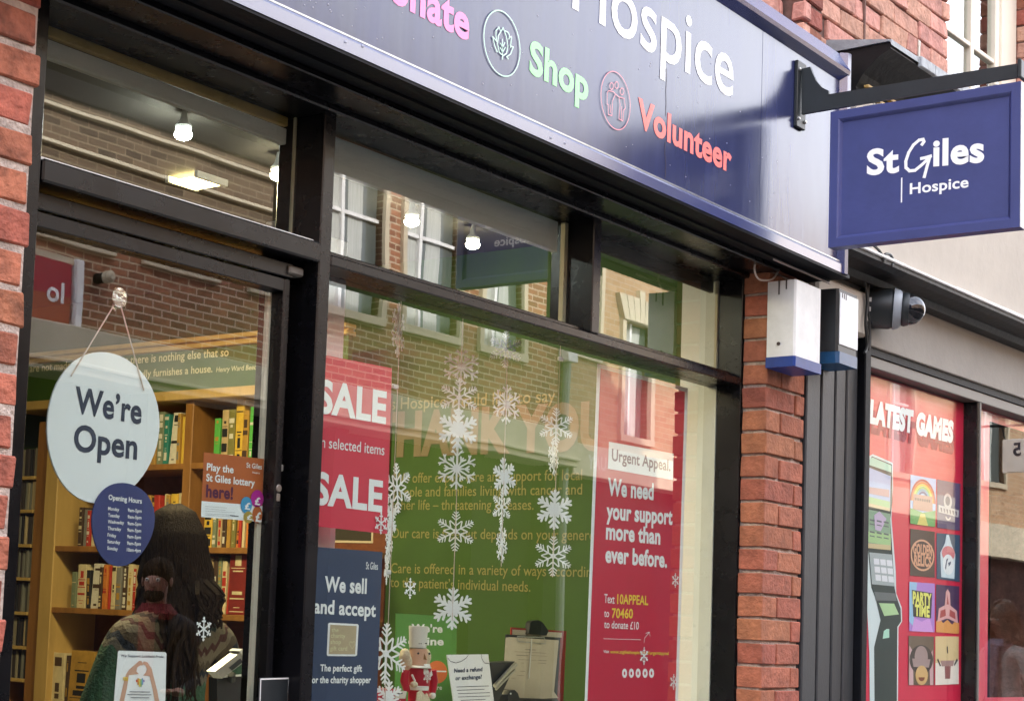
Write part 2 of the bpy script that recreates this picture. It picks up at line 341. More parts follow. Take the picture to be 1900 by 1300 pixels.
def fairisle():
    m = mat('patterned yoke knit', (.035, .10, .06), .95, var=.3, vscale=70, bump=.8, bscale=120); n = m.node_tree.nodes; l = m.node_tree.links; p = n['Principled BSDF']
    old = p.inputs['Base Color'].links[0].from_socket
    def mth(op, *a):
        k = n.new('ShaderNodeMath'); k.operation = op
        for i, q in enumerate(a):
            if isinstance(q, (int, float)): k.inputs[i].default_value = q
            else: l.new(q, k.inputs[i])
        return k.outputs[0]
    tc = n.new('ShaderNodeTexCoord'); sp = n.new('ShaderNodeSeparateXYZ'); l.new(tc.outputs['Object'], sp.inputs[0]); x, y, z = sp.outputs
    dx = mth('MULTIPLY', x, .85); dz = mth('SUBTRACT', z, 1.325)
    d = mth('SQRT', mth('ADD', mth('ADD', mth('MULTIPLY', dx, dx), mth('MULTIPLY', y, y)), mth('MULTIPLY', dz, dz)))
    an = mth('ARCTAN2', x, mth('ADD', y, .001)); d2 = mth('ADD', d, mth('MULTIPLY', mth('PINGPONG', mth('MULTIPLY', an, 9.0), 1.0), .011))
    mr = n.new('ShaderNodeMapRange'); mr.inputs[1].default_value = .05; mr.inputs[2].default_value = .25; l.new(d2, mr.inputs[0])
    cr = n.new('ShaderNodeValToRGB'); l.new(mr.outputs[0], cr.inputs[0]); cr.color_ramp.interpolation = 'CONSTANT'; e = cr.color_ramp.elements
    st = [(0, (0.105, 0.084, 0.052)), (.12, (0.021, 0.013, 0.010)), (.2, (0.140, 0.115, 0.077)), (.30, (0.013, 0.021, 0.017)), (.38, (0.119, 0.098, 0.063)), (.50, (0.056, 0.017, 0.014)), (.56, (0.147, 0.122, 0.087)), (.66, (0.077, 0.056, 0.035)), (.74, (0.009, 0.014, 0.026)), (.82, (0.126, 0.112, 0.091)), (.91, (0.000, 0.000, 0.000))]
    e.remove(e[1]); e[0].position = 0; e[0].color = (*st[0][1], 1)
    for q, c in st[1:]: k = e.new(q); k.color = (*c, 1)
    mx = n.new('ShaderNodeMix'); mx.data_type = 'RGBA'; l.new(mth('GREATER_THAN', mr.outputs[0], .91), mx.inputs[0]); l.new(cr.outputs[0], mx.inputs[6]); l.new(old, mx.inputs[7]); l.new(mx.outputs[2], p.inputs['Base Color'])
    return m
M['fairisle'] = fairisle()
_cm = {}
def cmat(col, rough=.55):
    k = (tuple(round(c, 3) for c in col), rough)
    if k not in _cm: _cm[k] = mat('print %02x%02x%02x' % tuple(int(255 * min(1, c) ** .4545) for c in col), col, rough)
    return _cm[k]
def srgb(r, g, b):
    return tuple(((c / 255 + .055) / 1.055) ** 2.4 if c > 10 else c / 3294 for c in (r, g, b))

# ------------------------------------------------------------------ lettering
_tc = {}
def glyphs(s, bold=0.0, shear=0.0):
    k = (s, bold, shear)
    if k in _tc: return _tc[k]
    cu = bpy.data.curves.new('lettering', 'FONT'); cu.body = s; cu.size = 1; cu.offset = bold; cu.shear = shear; cu.resolution_u = 4; cu.fill_mode = 'FRONT'
    cu.space_character = 1 + bold * 1.2
    o = bpy.data.objects.new('lettering', cu); C.objects.link(o)
    dg = bpy.context.evaluated_depsgraph_get(); me = o.evaluated_get(dg).to_mesh()
    vs = [(p.co.x, p.co.y) for p in me.vertices]; fs = [list(p.vertices) for p in me.polygons]
    o.evaluated_get(dg).to_mesh_clear(); bpy.data.objects.remove(o); bpy.data.curves.remove(cu)
    xs = [p[0] for p in vs] or [0]
    _tc[k] = (vs, fs, min(xs), max(xs)); return _tc[k]
CAP = max(p[1] for p in glyphs('H')[0])
def text(mb, pl, s, a, b, hpx, bold=0.0, off=.001, shear=0.0, mirror=False):
    """letter s on plane pl with its baseline from pixel a to pixel b of the photograph, capitals hpx high"""
    vs, fs, x0, x1 = glyphs(s, bold, shear)
    A = pl.at(*a, off); B = pl.at(*b, off); L = (B - A).dot(pl.r)
    T = pl.at(a[0], a[1] - hpx, off); sz = (T - A).z / CAP
    d = (B - A); sl = d.z / L if L else 0
    k = L / (x1 - x0)
    mb.add([A + pl.r * ((x - x0) * k) + pl.u * (y * sz + (x - x0) * k * sl) for x, y in vs], fs)
def textw(mb, o, r, u, s, width, cap, bold=0.0, shear=0.0):
    """letter s from world point o along r, fitted to width and cap height in metres"""
    vs, fs, x0, x1 = glyphs(s, bold, shear); o = Vector(o); r = Vector(r); u = Vector(u); k = width / (x1 - x0)
    mb.add([o + r * ((x - x0) * k) + u * (y * cap / CAP) for x, y in vs], fs)
def quad(mb, pl, pts, off=.0005, th=.0003):
    mb.poly([pl.at(u, v, off) for u, v in pts], pl.n, th)
def line(mb, pl, pts, wd, off=.001, closed=False):
    """a drawn line of width wd metres through photograph pixels lying on pl"""
    P = [pl.at(u, v, off) for u, v in pts]; n = len(P)
    for i in range(n if closed else n - 1):
        a, b = P[i], P[(i + 1) % n]; d = (b - a)
        if d.length < 1e-6: continue
        d.normalize(); q = pl.n.cross(d) * wd / 2; e = d * wd * .3
        j = pl.n * (i % 5) * .00003
        mb.add([a - e - q + j, b + e - q + j, b + e + q + j, a - e + q + j], [(0, 1, 2, 3)])
def blob(cx, cy, rx, ry, n=40, ph=0.0, w3=0.0, rot=0.0):
    pts = []
    for i in range(n):
        t = 2 * math.pi * i / n; k = 1 + w3 * math.cos(3 * t + ph); x = math.cos(t) * rx * k; y = math.sin(t) * ry * k
        pts.append((cx + x * math.cos(rot) - y * math.sin(rot), cy + x * math.sin(rot) + y * math.cos(rot)))
    return pts
# ------------------------------------------------------------------ ground
g = MB(); g.box(-60, 120, -4.7, .9, -.25, -.002); struct('road', g, M['road'])
g = MB(); g.box(-60, 120, 1.02, 2.36, -.2, .12); g.box(-60, 120, -6.4, -4.82, -.2, .12); struct('pavement', g, M['pave'])
g = MB(); g.box(-60, 120, .9, 1.02, -.2, .124, .01); g.box(-60, 120, -4.82, -4.7, -.2, .124, .01); struct('kerb', g, M['kerb'])
Z = lambda r: r + H
YB, YF, YG = 2.43, 2.518, 2.598             # brick face, frame face, glass
PG = PlY(YG + .012)                          # inner face of the shop window glass
PGo = PlY(YG - .004)
PD_Y = 2.585                                 # door glass
PD = PlY(PD_Y + .010)

# ------------------------------------------------------------------ bricks
def bricks(mb, o, r, n, L, z0, z1, phase=0.0, course=.075, joint=.011, depth=.1, full=.225, c=.004, jit=.0022, skip=None, start_row=0, edge_j=0.0):
    """real bricks laid on a face: o origin, r along, n outward, length L; half-bond"""
    o = Vector(o); r = Vector(r); n = Vector(n); row = start_row; z = z0
    while z < z1 - .01:
        x = -(full / 2 if row % 2 else 0) + phase
        while x < L - 1e-4:
            a = max(x, 0); b = min(x + full - joint, L)
            if row % 2 == 0 and False: pass
            if b - a > .018 and not (skip and skip((a + b) / 2, z + course / 2)):
                ea = -rnd.uniform(-edge_j, edge_j) if b > L - 1e-3 else 0
                p = rnd.uniform(-.003, .003)
                mb.hexa(o + r * a + Vector((0, 0, z)) - n * depth + n * p, r * (b - a + ea), n * depth, Vector((0, 0, course - joint + rnd.uniform(-.002, .002))), c, jit)
            x += full
        z += course; row += 1

# left brick pier, close to the camera
t = thing('brick_pier', 'red handmade brick pier at the left edge, beside the shop door', 'brick pier', (1.7, 2.55, .12))
b = MB(); bricks(b, (1.2, YB, 0), (1, 0, 0), (0, -1, 0), .852, Z(.962) - .075 * 22, Z(1.25), phase=.07, joint=.014, edge_j=.004, c=.0035, jit=.0028)
part('bricks', b, M['brick'], t)
b = MB(); b.box(1.19, 2.0475, YB + .0045, 2.70, .12, Z(1.25)); part('mortar_bed', b, M['mortar'], t)

# right brick pier
t = thing('brick_pier', 'narrow orange-red brick pier between the shop window and the grey fluted pilaster', 'brick pier', (5.3, 2.5, .12))
X0, X1 = 5.160, 5.445
zb = Z(.4465) - .075 * 24
b = MB(); row = 0; z = zb
while z < Z(1.2):
    if row % 2: segs = [(X0, X0 + .102), (X0 + .113, X1)]
    else: segs = [(X0, X0 + .215), (X0 + .226, X1)]
    for i, (a, e) in enumerate(segs):
        p = rnd.uniform(-.002, .002)
        b.hexa(Vector((a + (rnd.uniform(-.003, .003) if i == 0 else 0), YB + p, z)), Vector((e - a, 0, 0)), Vector((0, .086 - p, 0)), Vector((0, 0, .0645 + rnd.uniform(-.002, .002))), .0025, .0016)
    z += .075; row += 1
part('bricks', b, M['brick_side'], t)
b = MB(); b.box(X0 + .010, X1 - .004, YB + .010, 2.517, .12, Z(1.2)); part('mortar_bed', b, M['mortar'], t)

# ------------------------------------------------------------------ the shop
shop = thing('charity_shop', 'charity shop with a black timber front of door and large window under a navy fascia', 'shop', (3.6, 2.6, .12))
XL, XM0, XM1, XW1, XR = 2.055, 2.995, 3.037, 5.158, 5.175
def fr(name, f, mt='black', **k):
    b = MB(); f(b); return part(name, b, M[mt], shop, **k)
fr('mullion', lambda b: (b.box(XM0, XM1, YF, 2.66, .12, Z(1.20), .003), b.box(2.948, XM0, 2.60, 2.66, .12, Z(.82), .003)))
fr('mullion', lambda b: b.box(4.208, 4.252, YF, 2.66, Z(.846), Z(1.20), .003))
fr('jamb', lambda b: (b.box(XL - .03, 2.149, YF, 2.66, .12, Z(1.20), .003)))
fr('jamb', lambda b: b.box(XW1 - .003, XR, YF + .001, 2.604, .12, Z(1.20), .002))
fr('transom', lambda b: (b.box(2.149, XM0 - .001, YF - .006, 2.64, Z(.818), Z(.8635), .004)))
fr('transom', lambda b: (b.box(XM1 + .001, XW1, YF, 2.64, Z(.8195), Z(.8445), .003), b.box(XM1 + .001, XW1, YF + .022, 2.64, Z(.8445), Z(.859), .002)))
fr('transom_ledge', lambda b: b.box(2.149, XM0 - .001, 2.535, 2.598, Z(.8635), Z(.873), .002), 'offwhite')
fr('head_rail', lambda b: (b.box(2.0, XR, YF - .02, 2.66, Z(1.172), Z(1.203), .004), b.box(2.0, XR, 2.40, YF - .02, Z(1.187), Z(1.203), .003)))
b = MB(); b.box(1.0, 5.452, 2.283, 2.70, Z(1.203), Z(1.215)); b.box(1.0, 5.44, 2.345, 2.36, Z(1.196), Z(1.203)); part('soffit', b, M['black_dull'], shop)
b = MB(); b.box(5.02, 5.452, 2.349, 2.3525, Z(1.190), Z(1.1958)); part('soffit_bead', b, M['cable_w'], shop)
# glazing
def pane(x0, x1, z0, z1, y=YG, mt='glass'):
    b = MB(); b.box(x0, x1, y - .003, y + .003, z0, z1); return part('window_pane', b, M[mt], shop)
pane(XM1, XW1, Z(-.95), Z(.8195)); pane(XM1, 4.208, Z(.859), Z(1.172)); pane(4.252, XW1, Z(.859), Z(1.172)); pane(2.149, XM0 - .001, Z(.873), Z(1.172))
# glazing beads: cream strips seen at the pane edges
fr('glazing_bead', lambda b: b.box(XM0 - .007, XM0 - .001, 2.604, 2.61, Z(.873), Z(1.172)), 'op_frame')
fr('glazing_bead', lambda b: b.box(4.19, 4.2075, 2.604, 2.618, Z(.862), Z(1.17)), 'op_frame')
fr('glazing_bead', lambda b: b.box(XW1 - .012, XW1 - .004, 2.604, 2.612, Z(.862), Z(1.17)), 'op_frame')
# stall riser under the window (below the picture)
fr('stall_riser', lambda b: b.box(XM1, XW1, YF + .02, 2.66, .12, Z(-.95), .004))
# door
door = fr('door', lambda b: (b.box(2.149, 2.924, 2.56, 2.60, Z(.742), Z(.772), .002), b.box(2.149, 2.946, 2.553, 2.60, Z(.7745), Z(.808), .002), b.box(2.925, 2.946, 2.56, 2.60, .13, Z(.7735), .003), b.box(2.149, 2.924, 2.56, 2.60, .13, Z(-.75), .003)))
b = MB(); b.box(2.1495, 2.9245, PD_Y - .003, PD_Y + .003, Z(-.75), Z(.742)); part('door_glass', b, M['glass'], door)
b = MB(); b.box(2.911, 2.9245, PD_Y + .012, PD_Y + .020, Z(-.75), Z(.742)); part('glazing_bead', b, M['cream'], door)
b = MB(); pl = PlX(XM0); q = pl.at(545, 868); 
b.box(2.9465, 2.958, 2.566, 2.584, Z(.333), Z(.348), .002); b.box(2.9465, 2.957, 2.566, 2.580, Z(.3325), Z(.337), .002); part('strike_plate', b, M['steel'], door)
b = MB(); b.lathe((2.9365, 2.568, Z(.292)), (0, -1, 0), [(.009, -.01), (.009, .009), (.007, .011)]); b.box(2.930, 2.943, 2.5585, 2.565, Z(.262), Z(.281), .002); part('door_lock', b, M['steel_dk'], door)
b = MB(); b.box(2.925, 2.975, 2.545, 2.59, Z(.782), Z(.803), .004); part('door_closer', b, M['grey_frame'], door)
# interior shell
b = MB(); b.box(5.17, 5.22, 2.662, 9.0, 0.0, Z(1.70)); inner = part('side_wall', b, M['green_wall'], shop)
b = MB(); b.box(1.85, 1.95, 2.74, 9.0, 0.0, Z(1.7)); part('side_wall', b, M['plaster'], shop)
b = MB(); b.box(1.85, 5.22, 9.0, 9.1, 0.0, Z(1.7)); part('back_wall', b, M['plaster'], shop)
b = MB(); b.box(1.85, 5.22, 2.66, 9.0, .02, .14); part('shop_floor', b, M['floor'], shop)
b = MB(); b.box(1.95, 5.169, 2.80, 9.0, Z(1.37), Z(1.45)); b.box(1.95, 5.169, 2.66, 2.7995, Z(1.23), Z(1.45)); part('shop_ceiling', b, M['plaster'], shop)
b = MB(); b.box(3.06, 4.17, 2.615, 2.63, Z(1.078), Z(1.168), .002); part('bulkhead_board', b, M['white_card'], shop)
b = MB(); b.box(2.16, 2.975, 2.615, 2.63, Z(1.148), Z(1.17), .002); part('bulkhead_board', b, M['wood_lt'], shop)
b = MB(); b.box(2.16, 2.975, 2.618, 2.635, Z(1.105), Z(1.143), .002); part('bulkhead_board', b, M['offwhite'], shop)
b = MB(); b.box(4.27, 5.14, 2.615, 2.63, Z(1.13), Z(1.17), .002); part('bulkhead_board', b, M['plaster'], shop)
# white boxed-in reveal at the right end of the display and the partition post behind the mullion
b = MB(); b.box(5.152, 5.169, 2.6045, 2.648, .14, Z(1.2)); part('window_reveal', b, M['offwhite'], shop)
b = MB(); b.box(5.156, 5.1695, 2.6485, 2.738, .14, Z(1.2)); part('reveal_panel', b, M['white_card'], shop)
b = MB(); pl = PlY(2.70); x1 = pl.at(640, 600).x; b.box(3.05, x1, 2.70, 2.74, .14, Z(.95), .003); part('partition_post', b, M['white_card'], shop)
# upper storey of this shop and its roof, out of the picture to the left
SX = 5.36
b = MB(); b.box(-14, SX - .02, 2.49, 12, Z(1.96), 9.2); b.box(SX - .02, SX + .145, 2.42, 2.9, Z(1.96), 9.2); part('upper_wall', b, M['old_mortar'], shop)
b = MB()
bricks(b, (3.7, 2.478, 0), (1, 0, 0), (0, -1, 0), SX - 3.7 - .03, Z(1.93), Z(3.1), phase=.03, c=.004, jit=.003, joint=.006)
part('brickwork', b, M['old_brick'], shop)
b = MB()
bricks(b, (SX - .03, 2.40, 0), (1, 0, 0), (0, -1, 0), .05, Z(1.93), Z(3.1), full=.3, c=.005, jit=.002, depth=.05)
part('brickwork', b, M['old_brick'], shop)
b = MB(); bricks(b, (SX + .03, 2.41, 0), (1, 0, 0), (0, -1, 0), .11, Z(1.93), Z(3.1), full=.3, c=.005, jit=.003, depth=.05, joint=.008); part('shaded_brickwork', b, M['reveal_brick'], shop)  # darker brick strip; shadow of the wall's step is put into its colour
b = MB(); b.box(-14, -2, 2.43, 2.6, 0, Z(1.96)); b.box(-2, 1.2, 2.50, 2.6, 0, Z(1.96)); part('party_wall', b, M['old_brick'], shop)
b = MB(); b.prism([(2.35, 9.2), (7, 12.6), (12, 9.2)], -14, 5.45); part('roof', b, M['op_roof'], shop)

# ------------------------------------------------------------------ fascia sign
fs = thing('fascia_sign', 'long navy shop fascia board with white, pink, green and coral lettering', 'fascia sign', (3.6, 2.3, Z(1.21)))
YS = 2.297
b = MB(); b.box(1.0, 4.798, YS, 2.40, Z(1.235), Z(1.93)); b.box(4.8005, 5.42, YS, 2.40, Z(1.235), Z(1.93)); part('sign_board', b, M['navy_board'], fs)
b = MB()
b.prism([(2.281, Z(1.210)), (2.281, Z(1.238)), (2.2875, Z(1.2465)), (2.296, Z(1.2475)), (2.296, Z(1.21))], 1.0, 5.395)
b.prism([(2.2965, Z(1.857)), (2.272, Z(1.878)), (2.268, Z(1.890)), (2.300, Z(1.952)), (2.40, Z(1.965)), (2.40, Z(1.9305)), (2.2965, Z(1.9305))], 1.0, 5.40)
k = len(b.v)
pr = [(5.375, 2.296), (5.392, 2.275), (5.412, 2.272), (5.458, 2.300), (5.458, 2.43), (5.4205, 2.43), (5.4205, 2.296)]
b.add([(x, y, z) for z in (Z(1.209), Z(1.953)) for x, y in pr], [list(range(7)), list(range(13, 6, -1))] + [[i, (i + 1) % 7, 7 + (i + 1) % 7, 7 + i] for i in range(7)])
part('sign_frame', b, M['navy_trim'], fs)
b = MB(); b.prism([(2.2868, Z(1.2468)), (2.2868, Z(1.2510)), (2.2952, Z(1.2512)), (2.2952, Z(1.2478))], 1.0, 5.38); part('bead', b, M['steel'], fs)
PF = PlY(YS)
for s, a, e, h, bo, mk in (("Hospice", (1062, 14), (1360, 182), 125, .007, 'white_print'), ("Donate", (672, -28), (870, 75), 68, .032, 'pink'), ("Shop", (982, 133), (1091, 188), 59, .032, 'green_v'), ("Volunteer", (1183, 233), (1357, 320), 51, .034, 'coral')):
    b = MB(); text(b, PF, s, a, e, h, bo, off=.0012); part('lettering', b, M[mk], fs)
b = MB()
def ring(b, pl, c, hpx, wd, off=.003, n=48):
    P = pl.at(*c, off); r = (pl.at(c[0], c[1] - hpx, off) - P).z; vs = []
    for i in range(n):
        t = 2 * math.pi * i / n; d = pl.r * math.cos(t) + pl.u * math.sin(t); vs += [P + d * (r - wd), P + d * r]
    b.add(vs, [(2 * i, 2 * i + 1, (2 * i + 3) % (2 * n), (2 * i + 2) % (2 * n)) for i in range(n)])
ring(b, PF, (932, 81), 61, .0035)
zo = lambda L: [(700 + x / 4.524, y / 4.524) for x, y in L]
for L in ([(1057, 235), (1018, 300), (1010, 370), (1025, 440), (1055, 470), (1085, 450), (1098, 390), (1085, 310), (1057, 235)], [(1052, 500), (1052, 330)], [(1052, 400), (1035, 365)], [(1052, 400), (1072, 360)], [(1052, 440), (1032, 400)], [(1052, 440), (1076, 400)],
          [(1008, 440), (985, 380), (970, 310), (1005, 350)], [(1000, 340), (996, 260), (1022, 230), (1035, 262)], [(1075, 262), (1098, 272), (1112, 300), (1105, 330)], [(1110, 305), (1128, 318), (1118, 400)], [(1120, 390), (1142, 395), (1120, 455), (1085, 480)], [(1090, 480), (1100, 495)]): line(b, PF, zo(L), .0032, .003)
part('shop_icon', b, M['pale_green'], fs)
b = MB(); ring(b, PF, (1142.7, 187), 54, .0028)
zo = lambda L: [(1080 + x / 3.825, y / 3.825) for x, y in L]
for c in ((210, 612), (246, 605), (284, 650)): line(b, PF, zo(blob(c[0], c[1], 13, 24, 14)), .0026, .003, True)
for L in ([(180, 655), (190, 645), (222, 652), (238, 668)], [(180, 655), (178, 740), (186, 745), (188, 815), (212, 822), (214, 740)], [(200, 745), (202, 800)], [(238, 668), (216, 720), (214, 780)], [(238, 668), (262, 690), (270, 740), (262, 845), (290, 860), (296, 780)], [(262, 690), (300, 700), (308, 770), (298, 780)], [(282, 760), (280, 850)]): line(b, PF, zo(L), .0026, .003)
part('volunteer_icon', b, M['coral_line'], fs)
b = MB(); line(b, PF, [(1236, 128), (1236.5, 150), (1235.5, 170), (1236, 190), (1235, 215)], .0022, .0006); part('hairline_crack', b, M['rust'], fs)
b = MB(); line(b, PF, [(1234.5, 262), (1233.5, 285), (1235.5, 305), (1234, 331)], .0024, .0006); part('hairline_crack', b, M['rust'], fs)
b = MB(); b.ball((0, 0, 0), .0019, 6); scm = None
spots_ = []
for i in range(70):
    u = rnd.uniform(560, 1460); v0 = 60 + (u - 560) * .46; v = rnd.uniform(max(0, v0 - 330), v0 - 50); spots_.append((PF.at(u, v, .0), rnd.uniform(.7, 1.2)))
for u, v in ((641, 78), (673, 86), (1022, 256), (1048, 266)): spots_.append((PlY(2.281).at(u, v), 2.0))
for p, sc in spots_:
    if scm is None:
        o = part('screw', b, M['screw'], fs, local=True); scm = o.data
    else:
        o = bpy.data.objects.new('screw', scm); C.objects.link(o); o.parent = fs
    o.location = ROOT[fs.name].inverted() @ p; o.scale = (sc, sc, sc)

# ------------------------------------------------------------------ hanging sign and its bracket
SXF = 5.04; PS = PlX(SXF)
bk = thing('sign_bracket', 'black steel wall bracket with curved gusset carrying the hanging sign', 'sign bracket', (5.06, 2.28, Z(1.6)))
b = MB(); pb = PlY(2.290)
b.box(5.028, 5.092, 2.285, 2.297, Z(1.615), Z(1.83), .002); part('wall_plate', b, M['black_pl'], bk)
b = MB(); o = (5.054, 0, 0)
P5 = PlX(5.05)
pts = [P5.at(u, v) for u, v in ((1487, 128), (1503, 124), (1508, 137), (1514, 150), (1523, 161), (1532, 166), (1537, 168), (1538, 175), (1891, 117.6), (1891, 143), (1487, 212))]
b.poly(pts, (-1, 0, 0), .012); part('beam', b, M['black_pl'], bk)
b = MB(); e = P5.at(1891, 130); b.box(5.03, 5.082, e.y - .012, e.y, e.z - .028, e.z + .028, .003); part('end_cap', b, M['black_pl'], bk)
for z in (Z(1.80), Z(1.64)):
    for x in (5.036, 5.084): b = MB(); b.lathe((x, 2.285, z), (0, -1, 0), [(.006, 0), (.006, .005), (.003, .007)], 8); part('bolt', b, M['steel'], bk)
hs = thing('hanging_sign', 'square navy hanging sign with white lettering on a black bracket over the pavement', 'hanging sign', (5.06, 1.9, Z(1.2)))
A = PS.at(1541, 207); B_ = PS.at(1892, 152); D_ = PS.at(1892, 420); E_ = PS.at(1539, 460)
y0, y1 = min(B_.y, D_.y), max(A.y, E_.y); z0 = (D_.z + E_.z) / 2; z1 = (A.z + B_.z) / 2
b = MB(); b.box(SXF + .012, SXF + .036, y0 + .01, y1 - .01, z0 + .01, z1 - .01); part('sign_panel', b, M['navy'], hs)
for sx in (0, 1):
    b = MB(); wd = .035
    def prof(a, e, fl):                      # mitred moulded rail from corner a to corner e
        x = SXF if sx == 0 else SXF + .048; s = 1 if sx == 0 else -1
        d = (e - a).normalized(); i = fl
        vs = []
        for q, (t, dx) in enumerate(((0, 0), (.026, 0), (.030, .003), (.036, .0115))):
            for c, sg in ((a, 1), (e, -1)): vs.append(Vector((x + s * dx, 0, 0)) + c + d * sg * t + i * t)
        vs += [Vector((x + s * .024, 0, 0)) + a, Vector((x + s * .024, 0, 0)) + e]
        b.add(vs, [(0, 1, 3, 2), (2, 3, 5, 4), (4, 5, 7, 6), (8, 9, 1, 0)])
    c = [Vector((0, y0, z0)), Vector((0, y1, z0)), Vector((0, y1, z1)), Vector((0, y0, z1))]
    for k, f in ((0, Vector((0, 0, 1))), (1, Vector((0, -1, 0))), (2, Vector((0, 0, -1))), (3, Vector((0, 1, 0)))): prof(c[k], c[(k + 1) % 4], f)
    part('sign_moulding', b, M['navy'], hs)
b = MB(); b.box(SXF + .001, SXF + .047, y0 - .0025, y0 - .0003, z0, z1); part('sign_edge', b, M['white_pl'], hs)
for y in (y0 + .10, y1 - .13): b = MB(); b.tube([(SXF + .022, y, z1 + .022), (SXF + .022, y, z1 - .005)], .004); b.box(SXF + .012, SXF + .032, y - .03, y + .03, z1 + .0012, z1 + .006); part('hanger', b, M['steel'], hs)
PSp = PlX(SXF + .0118)
b = MB()
text(b, PSp, "St", (1608, 324), (1668, 318), 44, .035, off=.001); text(b, PSp, "iles", (1731, 307), (1826, 299), 46, .035, off=.001)
zo = lambda L: [(1580 + x / 6.786, 230 + y / 6.786) for x, y in L]
text(b, PSp, "Hospice", (1688, 360), (1797, 347), 19, .022, off=.001)
line(b, PSp, zo([(632, 682), (628, 985)]), .004, .001)
G = [(885, 262), (912, 225), (900, 195), (850, 205), (780, 265), (720, 360), (683, 470), (685, 550), (730, 592), (800, 585), (880, 520), (985, 420), (955, 520), (915, 670)]
line(b, PSp, zo(G), .0095, .0012); line(b, PSp, zo([(875, 437), (930, 425), (1000, 405)]), .0095, .0014)
part('lettering', b, M['white_print'], hs)
b = MB()                                    # the other face carries the same words
r2 = Vector((0, 1, 0)); o2 = Vector((SXF + .0372, y0 + .11, z0 + .21)); uu = Vector((0, 0, 1))
textw(b, o2, r2, uu, "St Giles", .34, .07, .035); part('lettering', b, M['white_print'], hs); b = MB(); textw(b, o2 + Vector((0, .13, -.085)), r2, uu, "Hospice", .18, .03, .022)
part('lettering', b, M['white_print'], hs)

# ------------------------------------------------------------------ alarm boxes, camera, cables
PB = PlY(YB)
def alarm(nm, lab, pxs, depth, mb_, ml, wz):
    pass
t = thing('alarm_box', 'grubby white burglar alarm box with a blue base on the brick pier', 'alarm box', (5.34, 2.42, Z(.95)))
za, zb_ = Z(.94), Z(1.176)
def hexprof(x0, x1, d, ch): return [(x0, YB - .004), (x0, YB - d), (x0 + ch, YB - d - .012), (x1 - .02, YB - d - .012), (x1, YB - d + .012), (x1, YB - .004)]
def vprism(b, pr, z0, z1, sh=0.0, c=None):
    k = len(pr); cx = sum(p[0] for p in pr) / k
    b.add([(x, y, z0) for x, y in pr] + [(x, y, z1) for x, y in pr], [list(range(k)), list(range(2 * k - 1, k - 1, -1))] + [[i, (i + 1) % k, k + (i + 1) % k, k + i] for i in range(k)])
PAf = PlY(YB - .10)
xl = PAf.at(1475, 620).x; xr = PAf.at(1522, 650).x
zlo = PAf.at(1476, 660).z; zhi = PAf.at(1485, 521).z
pr = [(xl + .005, YB - .002), (xl, YB - .094), (xl + .006, YB - .10), (xr - .004, YB - .10), (xr, YB - .094), (xr, YB - .002)]
b = MB(); vprism(b, pr, zlo, zhi); part('cover', b, M['white_pl'], t)
b = MB(); pr2 = [(x + (.004 if x > 5.3 else -.006), y - .004 if y < 2.4 else y) for x, y in pr]; vprism(b, pr2, zlo - .034, zlo - .0005); part('lens_base', b, M['blue_pl'], t)
b = MB(); b.lathe((xl + .001, YB - .045, zlo + .042), (-1, 0, 0), [(.006, 0), (.006, .003)], 10)
part('screw_hole', b, M['rust'], t)
for dx, L in ((.03, .03), (.055, .045)): b = MB(); b.box(xl - .0012, xl + .002, YB - .10 + dx, YB - .096 + dx, zhi - L, zhi); part('stain', b, M['rust'], t)
t = thing('alarm_box', 'black alarm box with a white front panel and blue lens base, nearest the security camera', 'alarm box', (5.65, 2.4, Z(1.0)))
PA2 = PlY(YB - .11)
xl = PA2.at(1556, 620).x; xr = PA2.at(1592, 640).x; zlo = PA2.at(1558, 645).z; zhi = PA2.at(1556, 534).z
b = MB(); pr = [(xl - .012, YB + .02), (xl - .004, YB - .10), (xl + .004, YB - .108), (xr - .01, YB - .108), (xr, YB - .09), (xr + .01, YB + .02)]; vprism(b, pr, zlo - .012, zhi); part('cover', b, M['black_pl'], t)
b = MB(); b.box(xl + .006, xr - .006, YB - .1115, YB - .1082, zlo + .012, zhi - .012, .001); part('front_panel', b, M['white_card'], t)
b = MB(); pr2 = [(xl - .010, YB), (xl - .002, YB - .10), (xl + .004, YB - .113), (xr - .012, YB - .113), (xr - .002, YB - .095), (xr + .004, YB)]; vprism(b, pr2, zlo - .052, zlo - .0125); part('lens_base', b, M['blue_dk'], t)
for x in (.02, .035, .05): b = MB(); b.box(xl + x, xl + x + .006, YB - .1122, YB - .1116, zhi - .026 - x * .12, zhi - .013); part('stain', b, M['rust'], t)

cv = thing('security_camera', 'black security camera with a mirrored dome on the neighbouring shop front', 'security camera', (5.95, 2.42, Z(1.18)))
PC = PlY(2.34); c0 = PC.at(1654, 573); ax = Vector((.35, -.93, -.06)).normalized()
base = c0 - ax * .04
b = MB(); b.lathe(base - ax * .05, ax, [(.068, -.05), (.073, 0), (.073, .085), (.068, .095)], 28); part('housing', b, M['black_pl'], cv, smooth=True)
b = MB(); b.lathe(base - ax * .05, ax, [(.068, .0955), (.075, .098), (.068, .117), (.059, .125)], 28); part('collar', b, M['grey_pl'], cv, smooth=True)
b = MB(); b.lathe(base - ax * .05, ax, [(.058, .1255), (.061, .135), (.057, .150)], 28); part('skirt', b, M['black_pl'], cv, smooth=True)
b = MB(); dc = base - ax * .05 + ax * .150; b.lathe(dc, ax, [(.055 * math.cos(q * math.pi / 20), .055 * math.sin(q * math.pi / 20)) for q in range(11)], 28); part('dome', b, M['dome'], cv, smooth=True)
b = MB()
fa = ax.orthogonal(); s1 = Vector((-1, -.38, 0)).normalized(); s1 = (s1 - ax * s1.dot(ax)).normalized(); s2 = ax.cross(s1)
pt = base - ax * .035 + s1 * .0738
